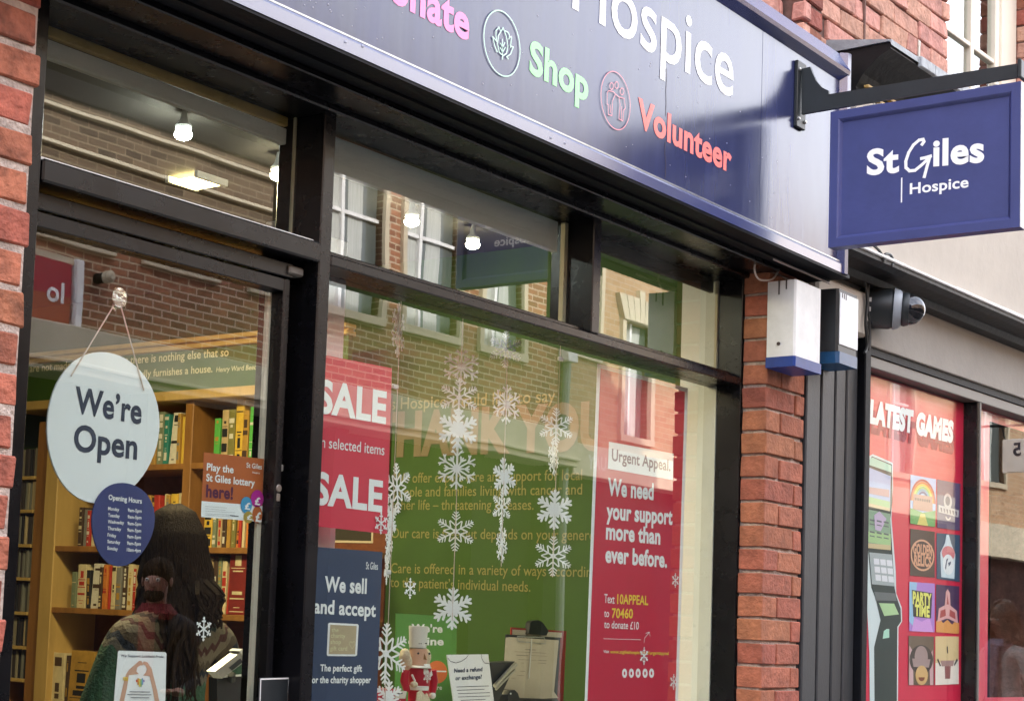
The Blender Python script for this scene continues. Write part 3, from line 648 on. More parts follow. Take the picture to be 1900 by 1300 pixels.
b.add([pt + ax * i * .008 + s2 * j * .025 - s1 * .0015 * (abs(j)) for i in (-1, 1) for j in (-1, 1)], [(0, 1, 3, 2)]); part('maker_label', b, M['white_pl'], cv)

def cable(lab, pts, r, mt, name='cable'):
    b = MB(); P = [Vector(p) for p in pts]; Q = []
    for i in range(len(P) - 1):                       # Catmull-Rom
        p0, p1, p2, p3 = P[max(i - 1, 0)], P[i], P[i + 1], P[min(i + 2, len(P) - 1)]
        for k in range(6):
            s = k / 6; Q.append(.5 * (2 * p1 + (p2 - p0) * s + (2 * p0 - 5 * p1 + 4 * p2 - p3) * s * s + (3 * p1 - p0 - 3 * p2 + p3) * s ** 3))
    Q.append(P[-1]); b.tube(Q, r, 6); return tag(part(name, b, M[mt], smooth=True), lab, 'cable')
pc = PlY(YB - .006)
cable('loop of grubby white cable hanging below the soffit on the brick pier', [pc.at(1402, 484), pc.at(1400, 502), pc.at(1407, 517), pc.at(1420, 520), pc.at(1434, 517), pc.at(1444, 503)], .0032, 'cable_w')
pc2 = PlY(YF - .004)
cable('short white cable end along the soffit above the small top pane', [pc2.at(1344, 475), pc2.at(1360, 471), pc2.at(1378, 468)], .0028, 'cable_w')
pn = PlY(2.375)
cable('black cable running down beside the security camera', [pn.at(1598, 505), pn.at(1606, 528), pn.at(1609, 560), pn.at(1606, 600), pn.at(1609, 640), pn.at(1604, 655)], .0055, 'cable_b')
cable('thin black cable in front of the grey frieze left of the camera', [pn.at(1622, 512), pn.at(1612, 530), pn.at(1611, 570), pn.at(1614, 610), pn.at(1612, 650)], .0045, 'cable_b')
pn2 = PlY(2.27)
cable('looped black cable over the white cornice edge below the hanging sign', [pn2.at(1612, 448), pn2.at(1632, 466), pn2.at(1640, 484), pn2.at(1642, 472), pn2.at(1652, 473), pn2.at(1658, 486), pn2.at(1654, 492)], .005, 'cable_b')
# ------------------------------------------------------------------ neighbouring shop (turned 1.9 degrees with the bend of the street)
TH = R_(1.9); NO = Vector((5.45, 2.43, 0)); EX = Vector((math.cos(TH), -math.sin(TH), 0)); EY = Vector((math.sin(TH), math.cos(TH), 0))
def NP(yl): return Plane(NO + EY * yl, EX, -EY)
nb = thing('games_shop', 'shop next door with grey fluted pilaster, beige fascia and red window vinyl', 'shop', NO, -TH)
def np_(name, f, mt, par=None, **k):
    b = MB(); f(b); return part(name, b, M[mt] if isinstance(mt, str) else mt, par or nb, local=True, **k)
def ribs(b):
    b.box(.0, .42, .012, .25, .12, Z(1.06))
    for x0, x1 in ((.008, .108), (.122, .216), (.230, .304), (.318, .400)): b.box(x0, x1, -.004, .0115, .12, Z(1.03), .004)
np_('fluted_pilaster', ribs, 'char')
np_('pilaster_cap', lambda b: (b.box(-.02, .46, .01, .25, Z(1.061), Z(1.27)), b.box(.02, .44, -.03, .0095, Z(1.075), Z(1.235), .01)), 'beige')
np_('corner_post', lambda b: b.box(.405, .452, -.03, .2, .12, Z(1.14), .004), 'black_dull')
np_('window_frame', lambda b: (b.box(.4525, .486, .0, .12, .12, Z(1.045), .003), b.box(.4865, 6, .004, .12, Z(.988), Z(1.03), .003), b.box(1.552, 1.568, .0, .12, .12, Z(.9875), .002)), 'grey_frame')
np_('mullion', lambda b: b.box(1.538, 1.5515, .004, .12, .12, Z(.9875), .003), 'black')
np_('window_head', lambda b: (b.box(.4865, 6, -.002, .10, Z(1.0305), Z(1.058)), ), 'black_dull')
np_('frieze_board', lambda b: b.box(.487, 6, -.012, .2, Z(1.0585), Z(1.30), .003), 'taupe')
np_('lower_cornice', lambda b: b.prism([(-.0125, Z(1.255)), (-.05, Z(1.262)), (-.06, Z(1.285)), (-.125, Z(1.292)), (-.15, Z(1.304)), (-.15, Z(1.318)), (.1, Z(1.318)), (.1, Z(1.3005)), (-.0125, Z(1.3005))], -.005, 6), 'cornice')
np_('cornice_flashing', lambda b: [b.box(.0 + i * .45, .447 + i * .45, -.158, -.08, Z(1.3185), Z(1.331) + rnd.uniform(-.002, .002), .003) for i in range(13)], 'white_pl')
np_('fascia_board', lambda b: b.prism([(-.10, Z(1.3315)), (-.16, Z(1.83)), (.1, Z(1.83)), (.1, Z(1.3315))], .02, 6), 'beige')
np_('upper_cornice', lambda b: (b.prism([(-.10, Z(1.8305)), (-.13, Z(1.86)), (-.125, Z(1.88)), (-.15, Z(1.92)), (-.20, Z(1.965)), (-.245, Z(1.99)), (-.245, Z(2.012)), (.1, Z(2.012)), (.1, Z(1.8305))], .08, 6)), 'cornice')
np_('cornice_flashing', lambda b: (b.prism([(-.252, Z(1.998)), (-.252, Z(2.0165)), (-.1, Z(2.045)), (-.02, Z(2.06)), (-.02, Z(2.0125)), (-.2455, Z(2.0125))], .07, .30), [b.box(.30 + i * .12, .417 + i * .12, -.262, -.2455, Z(1.985) + rnd.uniform(-.004, .003), Z(2.022), .003) for i in range(18)], b.box(.3005, 2.5, -.2454, -.02, Z(2.0125), Z(2.024))), 'lead')
np_('dentil_trim', lambda b: (b.box(.12, .6, -.142, -.1265, Z(1.861), Z(1.870)), b.box(.12, .6, -.152, -.1355, Z(1.885), Z(1.893))), 'wood_lt')
# upper wall with a deep sash window, carried high to shade the far side
WX0, WX1 = 1.185, 2.205
np_('upper_wall', lambda b: (b.box(-.02, WX0 - .004, .012, .5, Z(1.9), 10.5), b.box(WX1 + .004, 8, .012, .5, Z(1.9), 10.5), b.box(-.02, 8, .51, 9, Z(1.9), 10.5)), 'old_mortar')
np_('brickwork', lambda b: bricks(b, (.02, .0, 0), (1, 0, 0), (0, -1, 0), WX0 - .02, Z(1.93), Z(3.1), phase=.1, c=.004, jit=.004, joint=.006, edge_j=.004), 'old_brick')
np_('brickwork', lambda b: bricks(b, (WX1, .0, 0), (1, 0, 0), (0, -1, 0), 1.4, Z(1.93), Z(3.1), phase=.0, c=.004, jit=.004, joint=.006), 'old_brick')
np_('reveal_brickwork', lambda b: bricks(b, (WX1, .15, 0), (0, -1, 0), (-1, 0, 0), .148, Z(1.93), Z(3.1), full=.3, c=.003, jit=.002, joint=.006, depth=.05), 'reveal_brick')
np_('straight_joint', lambda b: b.box(.405, .415, -.006, .01, Z(1.9), Z(3.1)), 'old_mortar')
np_('lime_run', lambda b: (b.box(.884, .896, -.008, -.003, Z(2.0), Z(2.29)), b.box(.880, .900, -.0085, -.0035, Z(2.27), Z(2.295), .002)), 'beige')
sash = np_('sash_window', lambda b: (b.box(WX1 - .17, WX1 - .002, .10, .16, Z(1.95), Z(3.3), .004), b.box(WX1 - .215, WX1 - .1705, .112, .15, Z(1.95), Z(3.3), .004), b.box(1.50 + .22, 1.50 + .252, .115, .15, Z(1.95), Z(3.3), .003), b.box(WX0, 1.7195, .118, .148, Z(2.527), Z(2.548), .003), b.box(1.7525, 1.9895, .118, .148, Z(2.527), Z(2.548), .003), b.box(WX0, 2.2, .05, .2, Z(1.90), Z(1.949))), 'cream')
np_('sash_glass', lambda b: b.box(WX0, 1.99, .132, .136, Z(1.95), Z(3.3)), 'glass', sash)
np_('net_curtain', lambda b: [b.box(WX0 + .02 + i * .07, WX0 + .085 + i * .07, .20 + .012 * (i % 2), .206 + .012 * (i % 2), Z(1.95), Z(3.3), .002) for i in range(11)], 'curtain', sash)
np_('room_back', lambda b: b.box(WX0, WX1, .40, .41, Z(1.9), Z(3.4)), 'offwhite')
# shop windows
np_('window_pane', lambda b: b.box(.486, 1.538, .0485, .0515, .12, Z(.985)), 'glass_n')
np_('window_pane', lambda b: b.box(1.568, 6, .0485, .0515, .12, Z(.985)), 'glass_n')
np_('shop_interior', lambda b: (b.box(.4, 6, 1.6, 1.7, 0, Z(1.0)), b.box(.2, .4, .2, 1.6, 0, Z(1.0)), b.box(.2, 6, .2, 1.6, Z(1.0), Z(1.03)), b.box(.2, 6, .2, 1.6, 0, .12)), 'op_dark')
np_('roof', lambda b: b.prism([(-.1, 10.5), (4, 12.0), (9, 10.5)], 0, 12), 'op_roof')  # unseen roof, raised so the building opposite stays out of the sun
np_('rear_wall', lambda b: b.box(6, 11.5, .02, 9, 0, 10.4), 'old_brick')  # unseen tall block, added to shade the red brick building opposite

GP = NP(.060)
gp = thing('games_poster', 'tall red window vinyl headed LATEST GAMES with a slot machine and eight tiles', 'window poster', NO + EX * .9 + EY * .06 + Vector((0, 0, .2)), -TH)
b = MB(); b.hexa(NO + EX * .487 + EY * .0605 + Vector((0, 0, .15)), EX * 1.05, EY * .002, Vector((0, 0, Z(.984) - .15))); part('red_film', b, M['red_film'], gp)
b = MB(); text(b, GP, "LATEST GAMES", (1616, 800), (1771, 840), 36, .072, off=.0012, shear=.12); part('drop_shadow', b, cmat((.36, .03, .06)), gp)
b = MB(); text(b, GP, "LATEST GAMES", (1613, 781), (1769, 819), 38, .072, off=.002, shear=.12); part('headline', b, M['white_print'], gp)
b = MB(); quad(b, GP, [(1611, 846), (1620, 842), (1656, 858), (1657, 900), (1654, 960), (1662, 1060), (1663, 1100), (1673, 1126), (1674, 1152), (1667, 1163), (1666, 1310), (1614, 1310), (1613, 1210), (1606, 1060), (1603, 990), (1604, 900)], .001); part('machine_side', b, cmat((.62, .72, .74)), gp)
b = MB(); quad(b, GP, [(1612, 857), (1618, 846), (1655, 861), (1656, 930), (1652, 962), (1660, 1090), (1663, 1105), (1671, 1128), (1672, 1152), (1665, 1162), (1664, 1310), (1623, 1310), (1622, 1200), (1634, 1150), (1625, 1110), (1617, 1090), (1611, 1020), (1609, 960), (1609, 900)], .0016); part('machine_body', b, cmat((.018, .035, .032)), gp)
scr = MB(); cols = [(.36, .62, .50), (.36, .46, .70), (.22, .36, .24), (.34, .40, .42), (.10, .12, .13), (.40, .62, .32), (.42, .72, .58), (.34, .55, .25), (.55, .45, .25), (.7, .72, .78), (.52, .30, .30), (.50, .40, .58)]
for k, q in enumerate(([(1614, 851), (1619, 848), (1654, 863), (1654, 876), (1613, 862)], [(1611, 866), (1653, 883), (1651, 948), (1609, 938)], [(1609, 944), (1652, 953), (1653, 1020), (1611, 1016)], [(1613, 1024), (1655, 1028), (1660, 1087), (1618, 1083)], [(1622, 1097), (1661, 1100), (1664, 1114), (1625, 1113)], [(1631, 1118), (1659, 1119), (1668, 1139), (1641, 1142)], [(1640, 1170), (1645, 1166), (1650, 1166), (1650, 1182), (1638, 1184)])):
    scr.mi = k; quad(scr, GP, q, .0022)
scr.mi = 7; quad(scr, GP, [(1609, 920), (1651, 930), (1651, 947), (1609, 937)], .0028); quad(scr, GP, [(1611, 985), (1653, 990), (1653, 1012), (1611, 1005)], .0028)
scr.mi = 8; quad(scr, GP, [(1609, 932), (1651, 942), (1651, 948), (1609, 938)], .0032); quad(scr, GP, [(1611, 1007), (1653, 1011), (1653, 1020), (1611, 1016)], .0032)
scr.mi = 10; quad(scr, GP, [(1613, 903), (1650, 908), (1650, 922), (1613, 915)], .003)
scr.mi = 11; quad(scr, GP, [(1622, 955), (1632, 948), (1645, 962), (1634, 985), (1624, 982)], .003)
scr.mi = 9
for i in range(3):
    for j in range(3): quad(scr, GP, [(1621 + j * 12 + i * 1.5, 1035 + i * 15 + j * 1.5), (1631 + j * 12 + i * 1.5, 1036 + i * 15 + j * 1.5), (1632 + j * 12 + i * 1.5, 1047 + i * 15 + j * 1.5), (1622 + j * 12 + i * 1.5, 1046 + i * 15 + j * 1.5)], .0028)
scr.mi = 4
for i in range(2):
    for j in range(3): quad(scr, GP, [(1614 + j * 13, 962 + i * 22 + j * 2), (1623 + j * 13, 964 + i * 22 + j * 2), (1623 + j * 13, 967 + i * 22 + j * 2), (1614 + j * 13, 965 + i * 22 + j * 2)], .0034); quad(scr, GP, [(1614 + j * 13, 970 + i * 22 + j * 2), (1623 + j * 13, 972 + i * 22 + j * 2), (1623 + j * 13, 974 + i * 22 + j * 2), (1614 + j * 13, 972 + i * 22 + j * 2)], .0034)
part('machine_screens', scr, [cmat(c, .4) for c in cols], gp)
TL = [((1689.5, 880), (1737, 888.4), (1735, 977), (1689, 970.8)), ((1739, 888.8), (1782, 897), (1781, 984), (1739, 978.4)), ((1689, 980), (1734.5, 986), (1734.5, 1071), (1688.5, 1067)), ((1738, 988), (1781.5, 992), (1781, 1079), (1738, 1073)),
      ((1687.5, 1078.5), (1734.6, 1082), (1734, 1172), (1687, 1170)), ((1737, 1083.5), (1780, 1087), (1779.5, 1175), (1737, 1172)), ((1686, 1178.5), (1733, 1180), (1733, 1270), (1685.5, 1270)), ((1735.6, 1179.5), (1779, 1180), (1779, 1268), (1735.6, 1270))]
tcol = [(.42, .55, .82), (.10, .075, .17), (.055, .028, .024), (.04, .085, .15), (.42, .22, .62), (.07, .035, .10), (.15, .105, .07), (.72, .56, .30)]
def tile(k, draw):
    b = MB(); mats = [cmat(tcol[k], .35)]; quad(b, GP, TL[k], .0014)
    cs = {}
    def col(c):
        if c not in cs: mats.append(cmat(c, .4)); cs[c] = len(mats) - 1
        b.mi = cs[c]
    T = TL[k]
    def q(s, t):
        a = [T[0][i] + (T[1][i] - T[0][i]) * s for i in (0, 1)]; e = [T[3][i] + (T[2][i] - T[3][i]) * s for i in (0, 1)]
        return (a[0] + (e[0] - a[0]) * t, a[1] + (e[1] - a[1]) * t)
    draw(b, col, q); part('game_tile', b, mats, gp)
def arc(b, q, cx, cy, rx, ry, a0, a1, th, off, n=16):
    for i in range(n):
        t0 = a0 + (a1 - a0) * i / n; t1 = a0 + (a1 - a0) * (i + 1) / n
        quad(b, GP, [q(cx + math.cos(t0) * rx, cy - math.sin(t0) * ry), q(cx + math.cos(t1) * rx, cy - math.sin(t1) * ry), q(cx + math.cos(t1) * (rx - th), cy - math.sin(t1) * (ry - th * .8)), q(cx + math.cos(t0) * (rx - th), cy - math.sin(t0) * (ry - th * .8))], off)
def ell(b, q, cx, cy, rx, ry, off, n=24, a0=0, a1=6.2832): quad(b, GP, [q(cx + math.cos(a0 + (a1 - a0) * i / n) * rx, cy - math.sin(a0 + (a1 - a0) * i / n) * ry) for i in range(n + (a1 - a0 < 6.2))], off)
def d0(b, col, q):
    for i, c in enumerate(((.45, .06, .04), (.75, .22, .04), (.78, .62, .08), (.30, .55, .15), (.18, .42, .60), (.07, .06, .22))): col(c); arc(b, q, .5, .52, .50 - i * .055, .47 - i * .05, 0, math.pi, .055, .002)
    col((.50, .26, .20)); quad(b, GP, [q(.12, .38), q(.86, .38), q(.9, .70), q(.1, .70)], .0024)
    col((.16, .10, .10))
    for i in range(7): quad(b, GP, [q(.18 + i * .09, .46), q(.24 + i * .09, .45), q(.25 + i * .09, .50), q(.2 + i * .09, .51)], .0028)
    col((.16, .40, .12)); quad(b, GP, [q(0, .68), q(.5, .74), q(1, .66), q(1, 1), q(0, 1)], .003)
    col((.70, .60, .16)); quad(b, GP, [q(.42, .76), q(.58, .76), q(.72, 1), q(.28, 1)], .0034)
def d1(b, col, q):
    col((.55, .52, .53)); quad(b, GP, [q(.06, .52), q(.95, .57), q(.93, .72), q(.06, .67)], .002); ell(b, q, .46, .42, .18, .17, .0023); arc(b, q, .48, .74, .12, .08, math.pi, 2 * math.pi, .05, .0026, 8)
    col((.14, .11, .15)); ell(b, q, .46, .41, .10, .10, .0028)
    for i in range(6): quad(b, GP, [q(.14 + i * .13, .57 + i * .006), q(.21 + i * .13, .575 + i * .006), q(.21 + i * .13, .66 + i * .006), q(.18 + i * .13, .655 + i * .006)], .0028)
def d2(b, col, q):
    col((.70, .38, .24)); arc(b, q, .5, .54, .48, .34, 0, 2 * math.pi, .05, .002, 30)
    b2 = q(.12, .52); e2 = q(.88, .53); text(b, GP, "GOLDEN", b2, e2, 18, .05, off=.0026); text(b, GP, "RELICS", q(.16, .76), q(.86, .77), 18, .05, off=.0026)
def d3(b, col, q):
    col((.62, .74, .80)); quad(b, GP, [q(.2, .95), q(.16, .42), q(.36, .2), q(.42, .02), q(.52, .02), q(.62, .2), q(.8, .42), q(.76, .95)], .002)
    col((.66, .22, .24)); ell(b, q, .5, .42, .28, .16, .0024)
    col((.80, .84, .86)); ell(b, q, .5, .66, .24, .22, .0027)
    col((.08, .10, .16)); quad(b, GP, [q(.36, .74), q(.42, .55), q(.50, .52), q(.44, .62), q(.4, .78)], .003); quad(b, GP, [q(.5, .62), q(.62, .58), q(.6, .64), q(.52, .70)], .003)
def d4(b, col, q):
    col((.30, .52, .75)); quad(b, GP, [q(0, 0), q(.3, 0), q(.16, .9), q(0, .8)], .002)
    col((.62, .32, .72)); quad(b, GP, [q(.1, 1), q(.2, .72), q(.5, .8), q(.8, .70), q(.95, 1)], .0022)
    col((.03, .03, .03)); quad(b, GP, [q(.1, .16), q(.9, .2), q(.86, .72), q(.16, .70)], .0024)
    col((.78, .78, .16)); text(b, GP, "PARTY", q(.13, .43), q(.87, .46), 21, .05, off=.003); text(b, GP, "TIME", q(.22, .67), q(.80, .69), 19, .05, off=.003)
def d5(b, col, q):
    col((.74, .34, .10)); quad(b, GP, [q(0, .78), q(.15, .70), q(.3, .80), q(.5, .72), q(.7, .82), q(.85, .72), q(1, .78), q(1, 1), q(0, 1)], .002)
    col((.72, .40, .40)); quad(b, GP, [q(.06, .78), q(.12, .5), q(.38, .42), q(.42, .14), q(.5, .08), q(.6, .16), q(.62, .42), q(.9, .52), q(.95, .78), q(.55, .70), q(.45, .70)], .0024)
    col((.42, .08, .08)); quad(b, GP, [q(.16, .7), q(.2, .54), q(.4, .5), q(.42, .64)], .0028); quad(b, GP, [q(.58, .64), q(.6, .5), q(.82, .56), q(.84, .7)], .0028); quad(b, GP, [q(.46, .4), q(.5, .2), q(.55, .4)], .0028)
def d6(b, col, q):
    col((.62, .40, .42)); quad(b, GP, [q(.03, .2), q(.16, .3), q(.2, 1), q(.03, 1)], .002); quad(b, GP, [q(.82, .4), q(.95, .28), q(.97, 1), q(.85, 1)], .002)
    col((.05, .035, .03)); ell(b, q, .5, .48, .46, .30, .0023)
    col((.36, .26, .25)); ell(b, q, .5, .42, .26, .22, .0026); quad(b, GP, [q(.14, .46), q(.86, .47), q(.8, .64), q(.2, .63)], .0028)
    col((.62, .40, .16)); ell(b, q, .52, .80, .24, .20, .003)
    col((.22, .05, .02)); ell(b, q, .52, .84, .12, .08, .0034, a0=math.pi, a1=2 * math.pi)
def d7(b, col, q):
    col((.80, .74, .66)); quad(b, GP, [q(0, .55), q(1, .5), q(1, 1), q(0, 1)], .002)
    col((.28, .10, .10)); quad(b, GP, [q(.40, .60), q(.66, .60), q(.63, .88), q(.42, .88)], .0024)
    col((.38, .24, .22)); quad(b, GP, [q(.22, .5), q(.8, .5), q(.76, .62), q(.28, .62)], .0026)
    col((.06, .05, .05)); quad(b, GP, [q(.08, .48), q(.12, .46), q(.24, .60), q(.2, .62)], .003); quad(b, GP, [q(.92, .46), q(.96, .5), q(.82, .62), q(.8, .58)], .003); quad(b, GP, [q(.49, .22), q(.53, .2), q(.55, .34), q(.51, .36)], .003)
for k, d in enumerate((d0, d1, d2, d3, d4, d5, d6, d7)): tile(k, d)
b = MB(); yl = .0605
def nbx(x0, x1, z0, z1): b.hexa(NO + EX * x0 + EY * yl + Vector((0, 0, z0)), EX * (x1 - x0), EY * .002, Vector((0, 0, z1 - z0)))
nbx(1.569, 1.818, .15, Z(.986)); nbx(1.8185, 3.5, Z(.944), Z(.986)); nbx(1.8185, 3.5, .15, Z(-.197))
tag(part('window_vinyl', b, M['red_film']), 'plain red vinyl border round the clear window right of the games poster', 'window vinyl')

# ------------------------------------------------------------------ posters and notices on the charity shop's glass
def poster(nm, lab, cat, pl, pts, mk, th=.0006, off=0.0):
    P = [pl.at(u, v, off) for u, v in pts]; c = sum(P, Vector()) / len(P); base = Vector((c.x, c.y, min(p.z for p in P)))
    t = thing(nm, lab, cat, base); b = MB(); b.poly(P, pl.n, th); part('sheet', b, M[mk], t); return t
def tx(t, pl, L, mk, nm='lettering', off=.0008):
    b = MB()
    for s, a, e, h, bo in L: text(b, pl, s, a, e, h, bo, off=off)
    return part(nm, b, M[mk] if isinstance(mk, str) else mk, t)
t = poster('sale_poster', 'red poster with SALE twice in white capitals at the left of the window', 'poster', PG, [(580, 654), (727.2, 683), (718, 990), (578, 975)], 'sale_red')
tx(t, PG, [("SALE", (589, 762), (716, 784), 58, .035), ("SALE", (582, 932), (709, 947.5), 56, .035), ("On selected items", (580, 827), (713, 844), 20, .006)], 'white_print')
t = poster('gift_card_poster', 'slate blue gift card poster below the red sale poster', 'poster', PG, [(576, 1013), (709.7, 1023.5), (698, 1330), (560, 1330)], 'slate')
tx(t, PG, [("We sell", (602, 1096), (680, 1100), 27, .03), ("and accept", (582, 1136), (697, 1143), 25, .028), ("The perfect gift", (594, 1244), (671.5, 1245), 12, .028), ("for the charity shopper", (575, 1266), (688, 1266), 12, .028), ("St Giles", (679, 1055), (701, 1056), 13, .01)], 'white_print')
b = MB(); quad(b, PG, [(611, 1154.5), (664, 1157), (665.5, 1160), (662.5, 1214), (660, 1216.5), (608, 1216), (606.5, 1213), (609, 1157)], .0007); part('card_border', b, M['white_print'], t)
b = MB(); quad(b, PG, [(613, 1158), (662, 1160.5), (659, 1213), (610, 1212.5)], .0014); part('card', b, M['gold_card'], t)
tx(t, PG, [("the", (615, 1171.5), (628, 1172), 8, .012), ("charity", (613.7, 1182), (640.8, 1183), 8, .012), ("shop", (613, 1193.7), (632.6, 1194), 8, .012), ("gift card", (612.4, 1205.7), (644, 1206), 8, .012)], 'cream_text', off=.0022)
b = MB(); line(b, PG, [(653.5, 1203), (648, 1194), (649, 1190), (651.5, 1189.5), (653.5, 1192), (655.5, 1189.5), (658.5, 1190), (659, 1194)], .0012, .0022, True); part('heart_outline', b, M['cream_text'], t)
t = poster('appeal_poster', 'tall crimson appeal poster with a white border at the right of the window', 'poster', PG, [(1108.6, 674), (1276.6, 720), (1257, 1330), (1084, 1330)], 'white_card')
b = MB(); quad(b, PG, [(1114.5, 683), (1271, 726.5), (1252, 1330), (1089, 1330)], .0007); part('red_ground', b, M['red_poster'], t)
b = MB(); quad(b, PG, [(1130, 819), (1250, 841), (1248.5, 890), (1128, 869)], .0014); part('title_box', b, M['white_card'], t)
tx(t, PG, [("Urgent Appeal.", (1135, 853.5), (1244, 873.5), 21, .02)], M['plum'], 'title', .0022)
tx(t, PG, [("We need", (1127.5, 917), (1212.5, 926), 30, .036), ("your support", (1125, 961), (1247.5, 972), 29, .036), ("more than", (1124, 998.5), (1225, 1008.5), 29, .036), ("ever before.", (1123, 1041.5), (1237.5, 1051.5), 29, .036),
     ("Text", (1121, 1117), (1140, 1119), 16, .006), ("to", (1121, 1143.5), (1130, 1144), 14, .006), ("to donate £10", (1121, 1164), (1185, 1167), 14, .006), ("Visit", (1119.5, 1210), (1130, 1210.5), 5, .02)], 'white_print', off=.0014)
tx(t, PG, [("10APPEAL", (1145, 1119), (1202.5, 1121.5), 17, .022), ("70460", (1135, 1145), (1174, 1146), 17, .022), ("www.stgileshospice.com/urgentappeal", (1132, 1211), (1241, 1214), 6, .02)], 'yellow_print', off=.0014)
b = MB(); line(b, PG, [(1120, 1184), (1188.5, 1186)], .0012, .0014); line(b, PG, [(1195, 1191.5), (1196, 1183), (1204, 1173)], .0018, .0014); line(b, PG, [(1198, 1174), (1205, 1172), (1206, 1179)], .0018, .0015)
for x in (1159, 1171.5, 1184, 1197, 1209): quad(b, PG, blob(x, 1248, 4.6, 8.5, 20), .0014)
part('marks', b, M['white_print'], t)
b = MB()
for x in (1159, 1171.5, 1184, 1197, 1209): quad(b, PG, blob(x, 1248, 1.4, 3.6, 10), .002)
part('icon_marks', b, M['red_poster'], t)

# door notices
t = poster('open_sign', 'large pale round sign reading Were Open hung by strings on the door glass', 'door sign', PD, blob(190, 792, 104, 140, 56, .5, .018, .06), 'ice_card', .004, -.006)
DK = cmat((.040, .048, .085), .6)
PDs = Plane(PD.o + PD.n * -.006, PD.r, PD.n)
tx(t, PDs, [("We’re", (138, 764), (262, 785.5), 47, .026), ("Open", (136, 834), (254, 851), 47, .026)], DK)
b = MB(); q0 = PD.at(221, 565, -.006)
for u, v in ((132, 697), (267, 724)): b.tube([q0 + Vector((-.012 if u < 200 else .004, 0, 0)), PD.at(u, v, -.004)], .0016, 6)
part('string', b, M['string'], t)
hk = thing('suction_hook', 'clear round suction hook holding the strings of the open sign', 'suction hook', PD.at(222, 552))
b = MB(); c = PD.at(222, 552); b.lathe(c, (0, 1, 0), [(.021, 0), (.020, .004), (.010, .012), (.006, .016)], 24); part('cup', b, M['clear_pl'], hk, smooth=True)
b = MB(); b.tube([c + Vector((0, .014, -.004)), c + Vector((0, .020, -.018)), c + Vector((0, .012, -.026))], .002, 8); part('hook', b, M['steel'], hk)
t = poster('hours_sign', 'small navy egg-shaped opening hours sign overlapping the round open sign', 'door sign', PD, blob(227.5, 970.5, 58, 77.5, 48, 1.2, .035, .1), 'navy', .003, -.002)
PDh = Plane(PD.o + PD.n * -.002, PD.r, PD.n)
L = [("Opening Hours", (201.3, 926), (263, 933.5), 9, .026)]
for i, (d, x) in enumerate((("Monday", 221), ("Tuesday", 222), ("Wednesday", 230), ("Thursday", 224.5), ("Friday", 215.5), ("Saturday", 223), ("Sunday", 218.5))):
    y = 945.5 + i * 12.2; L += [(d, (200.5 - i * .25, y), (x, y + 2.2), 6, .024), ("9am-5pm" if i < 6 else "10am-4pm", (237 - i * .3, y + 3.2), (262.5 - i * .25, y + 5), 6, .024)]
tx(t, PDh, L, 'white_print')
t = poster('lottery_poster', 'orange lottery poster with coloured pound balls at the right of the door glass', 'poster', PD, [(378.5, 838.5), (489.8, 850.8), (485.5, 967.6), (373, 958.4)], 'orange_post')
b = MB(); quad(b, PD, [(374.2, 929), (487, 938), (485.5, 967.6), (373, 958.4)], .0007); part('white_strip', b, M['ice_card'], t)
zo = lambda x, y: (360 + x / 8.129, 820 + y / 8.129)
for (x, y, rx, ry, c, px, py, hh) in ((790, 945, 85, 125, (.06, .32, .58), 765, 1005, 12), (955, 850, 95, 130, (.48, .015, .30), 915, 935, 13), (820, 1130, 72, 90, (.42, .30, .05), 795, 1160, 9), (955, 1090, 75, 130, (.50, .13, .035), 925, 1190, 17)):
    b = MB(); c0 = zo(x, y); b.mi = 0; quad(b, PD, blob(c0[0], c0[1], rx / 8.129, ry / 8.129, 24), .0012 + x * 1e-6); b.mi = 1
    text(b, PD, "£", zo(px, py), zo(px + 85, py + 12), hh, .03, off=.0026); part('pound_ball', b, [cmat(c), M['white_print']], t)
tx(t, PD, [("Play the", zo(190, 420), zo(595, 465), 13, .026), ("St Giles lottery", zo(182, 580), zo(915, 665), 13, .026), ("St Giles", zo(790, 380), zo(1022, 408), 9, .012), ("Hospice", zo(880, 465), zo(992, 478), 3.2, .01)], 'white_print')
tx(t, PD, [("here!", zo(178, 820), zo(585, 858), 22, .034)], 'plum', 'emphasis')
b = MB(); line(b, PD, [zo(545, 1105), zo(670, 1116)], .0016, .0014)
for y in (965, 1000, 1035, 1075, 1095): line(b, PD, [zo(170, y), zo(480 + (y % 40) * 4, y + 26)], .0004, .0014)
part('small_print', b, M['dark_rule'], t)
t = poster('pride_card', 'white card with two hands forming a heart at the foot of the door glass', 'card', PD, [(221, 1206), (307, 1209), (309, 1212), (306, 1330), (209, 1330), (219, 1209)], 'white_card')
zo = lambda x, y: (170 + x / 3.612, 940 + y / 3.612)
tx(t, PD, [("We Support Lichfield Pride", zo(195, 1002), zo(482, 1010), 4.5, .012)], 'dark_rule', 'heading')
for k, L in enumerate(([(185, 1310), (215, 1180), (232, 1120), (250, 1090), (285, 1060), (318, 1030), (335, 1030), (345, 1058), (325, 1060), (305, 1075), (300, 1100), (318, 1118), (250, 1125), (235, 1220), (215, 1310)], [(455, 1310), (440, 1230), (412, 1120), (405, 1085), (375, 1040), (350, 1032), (342, 1048), (362, 1062), (372, 1085), (362, 1110), (345, 1128), (388, 1130), (410, 1220), (425, 1310)])):
    b = MB(); quad(b, PD, [zo(*p) for p in L], .0007); part('hand_drawing', b, cmat((.62, .36, .25)), t)
b = MB(); quad(b, PD, [zo(*p) for p in ((212, 1138), (248, 1142), (246, 1150), (211, 1146))], .0014); quad(b, PD, [zo(*p) for p in ((210, 1152), (246, 1156), (245, 1162), (209, 1158))], .0014); part('bracelet', b, M['yellow_print'], t)
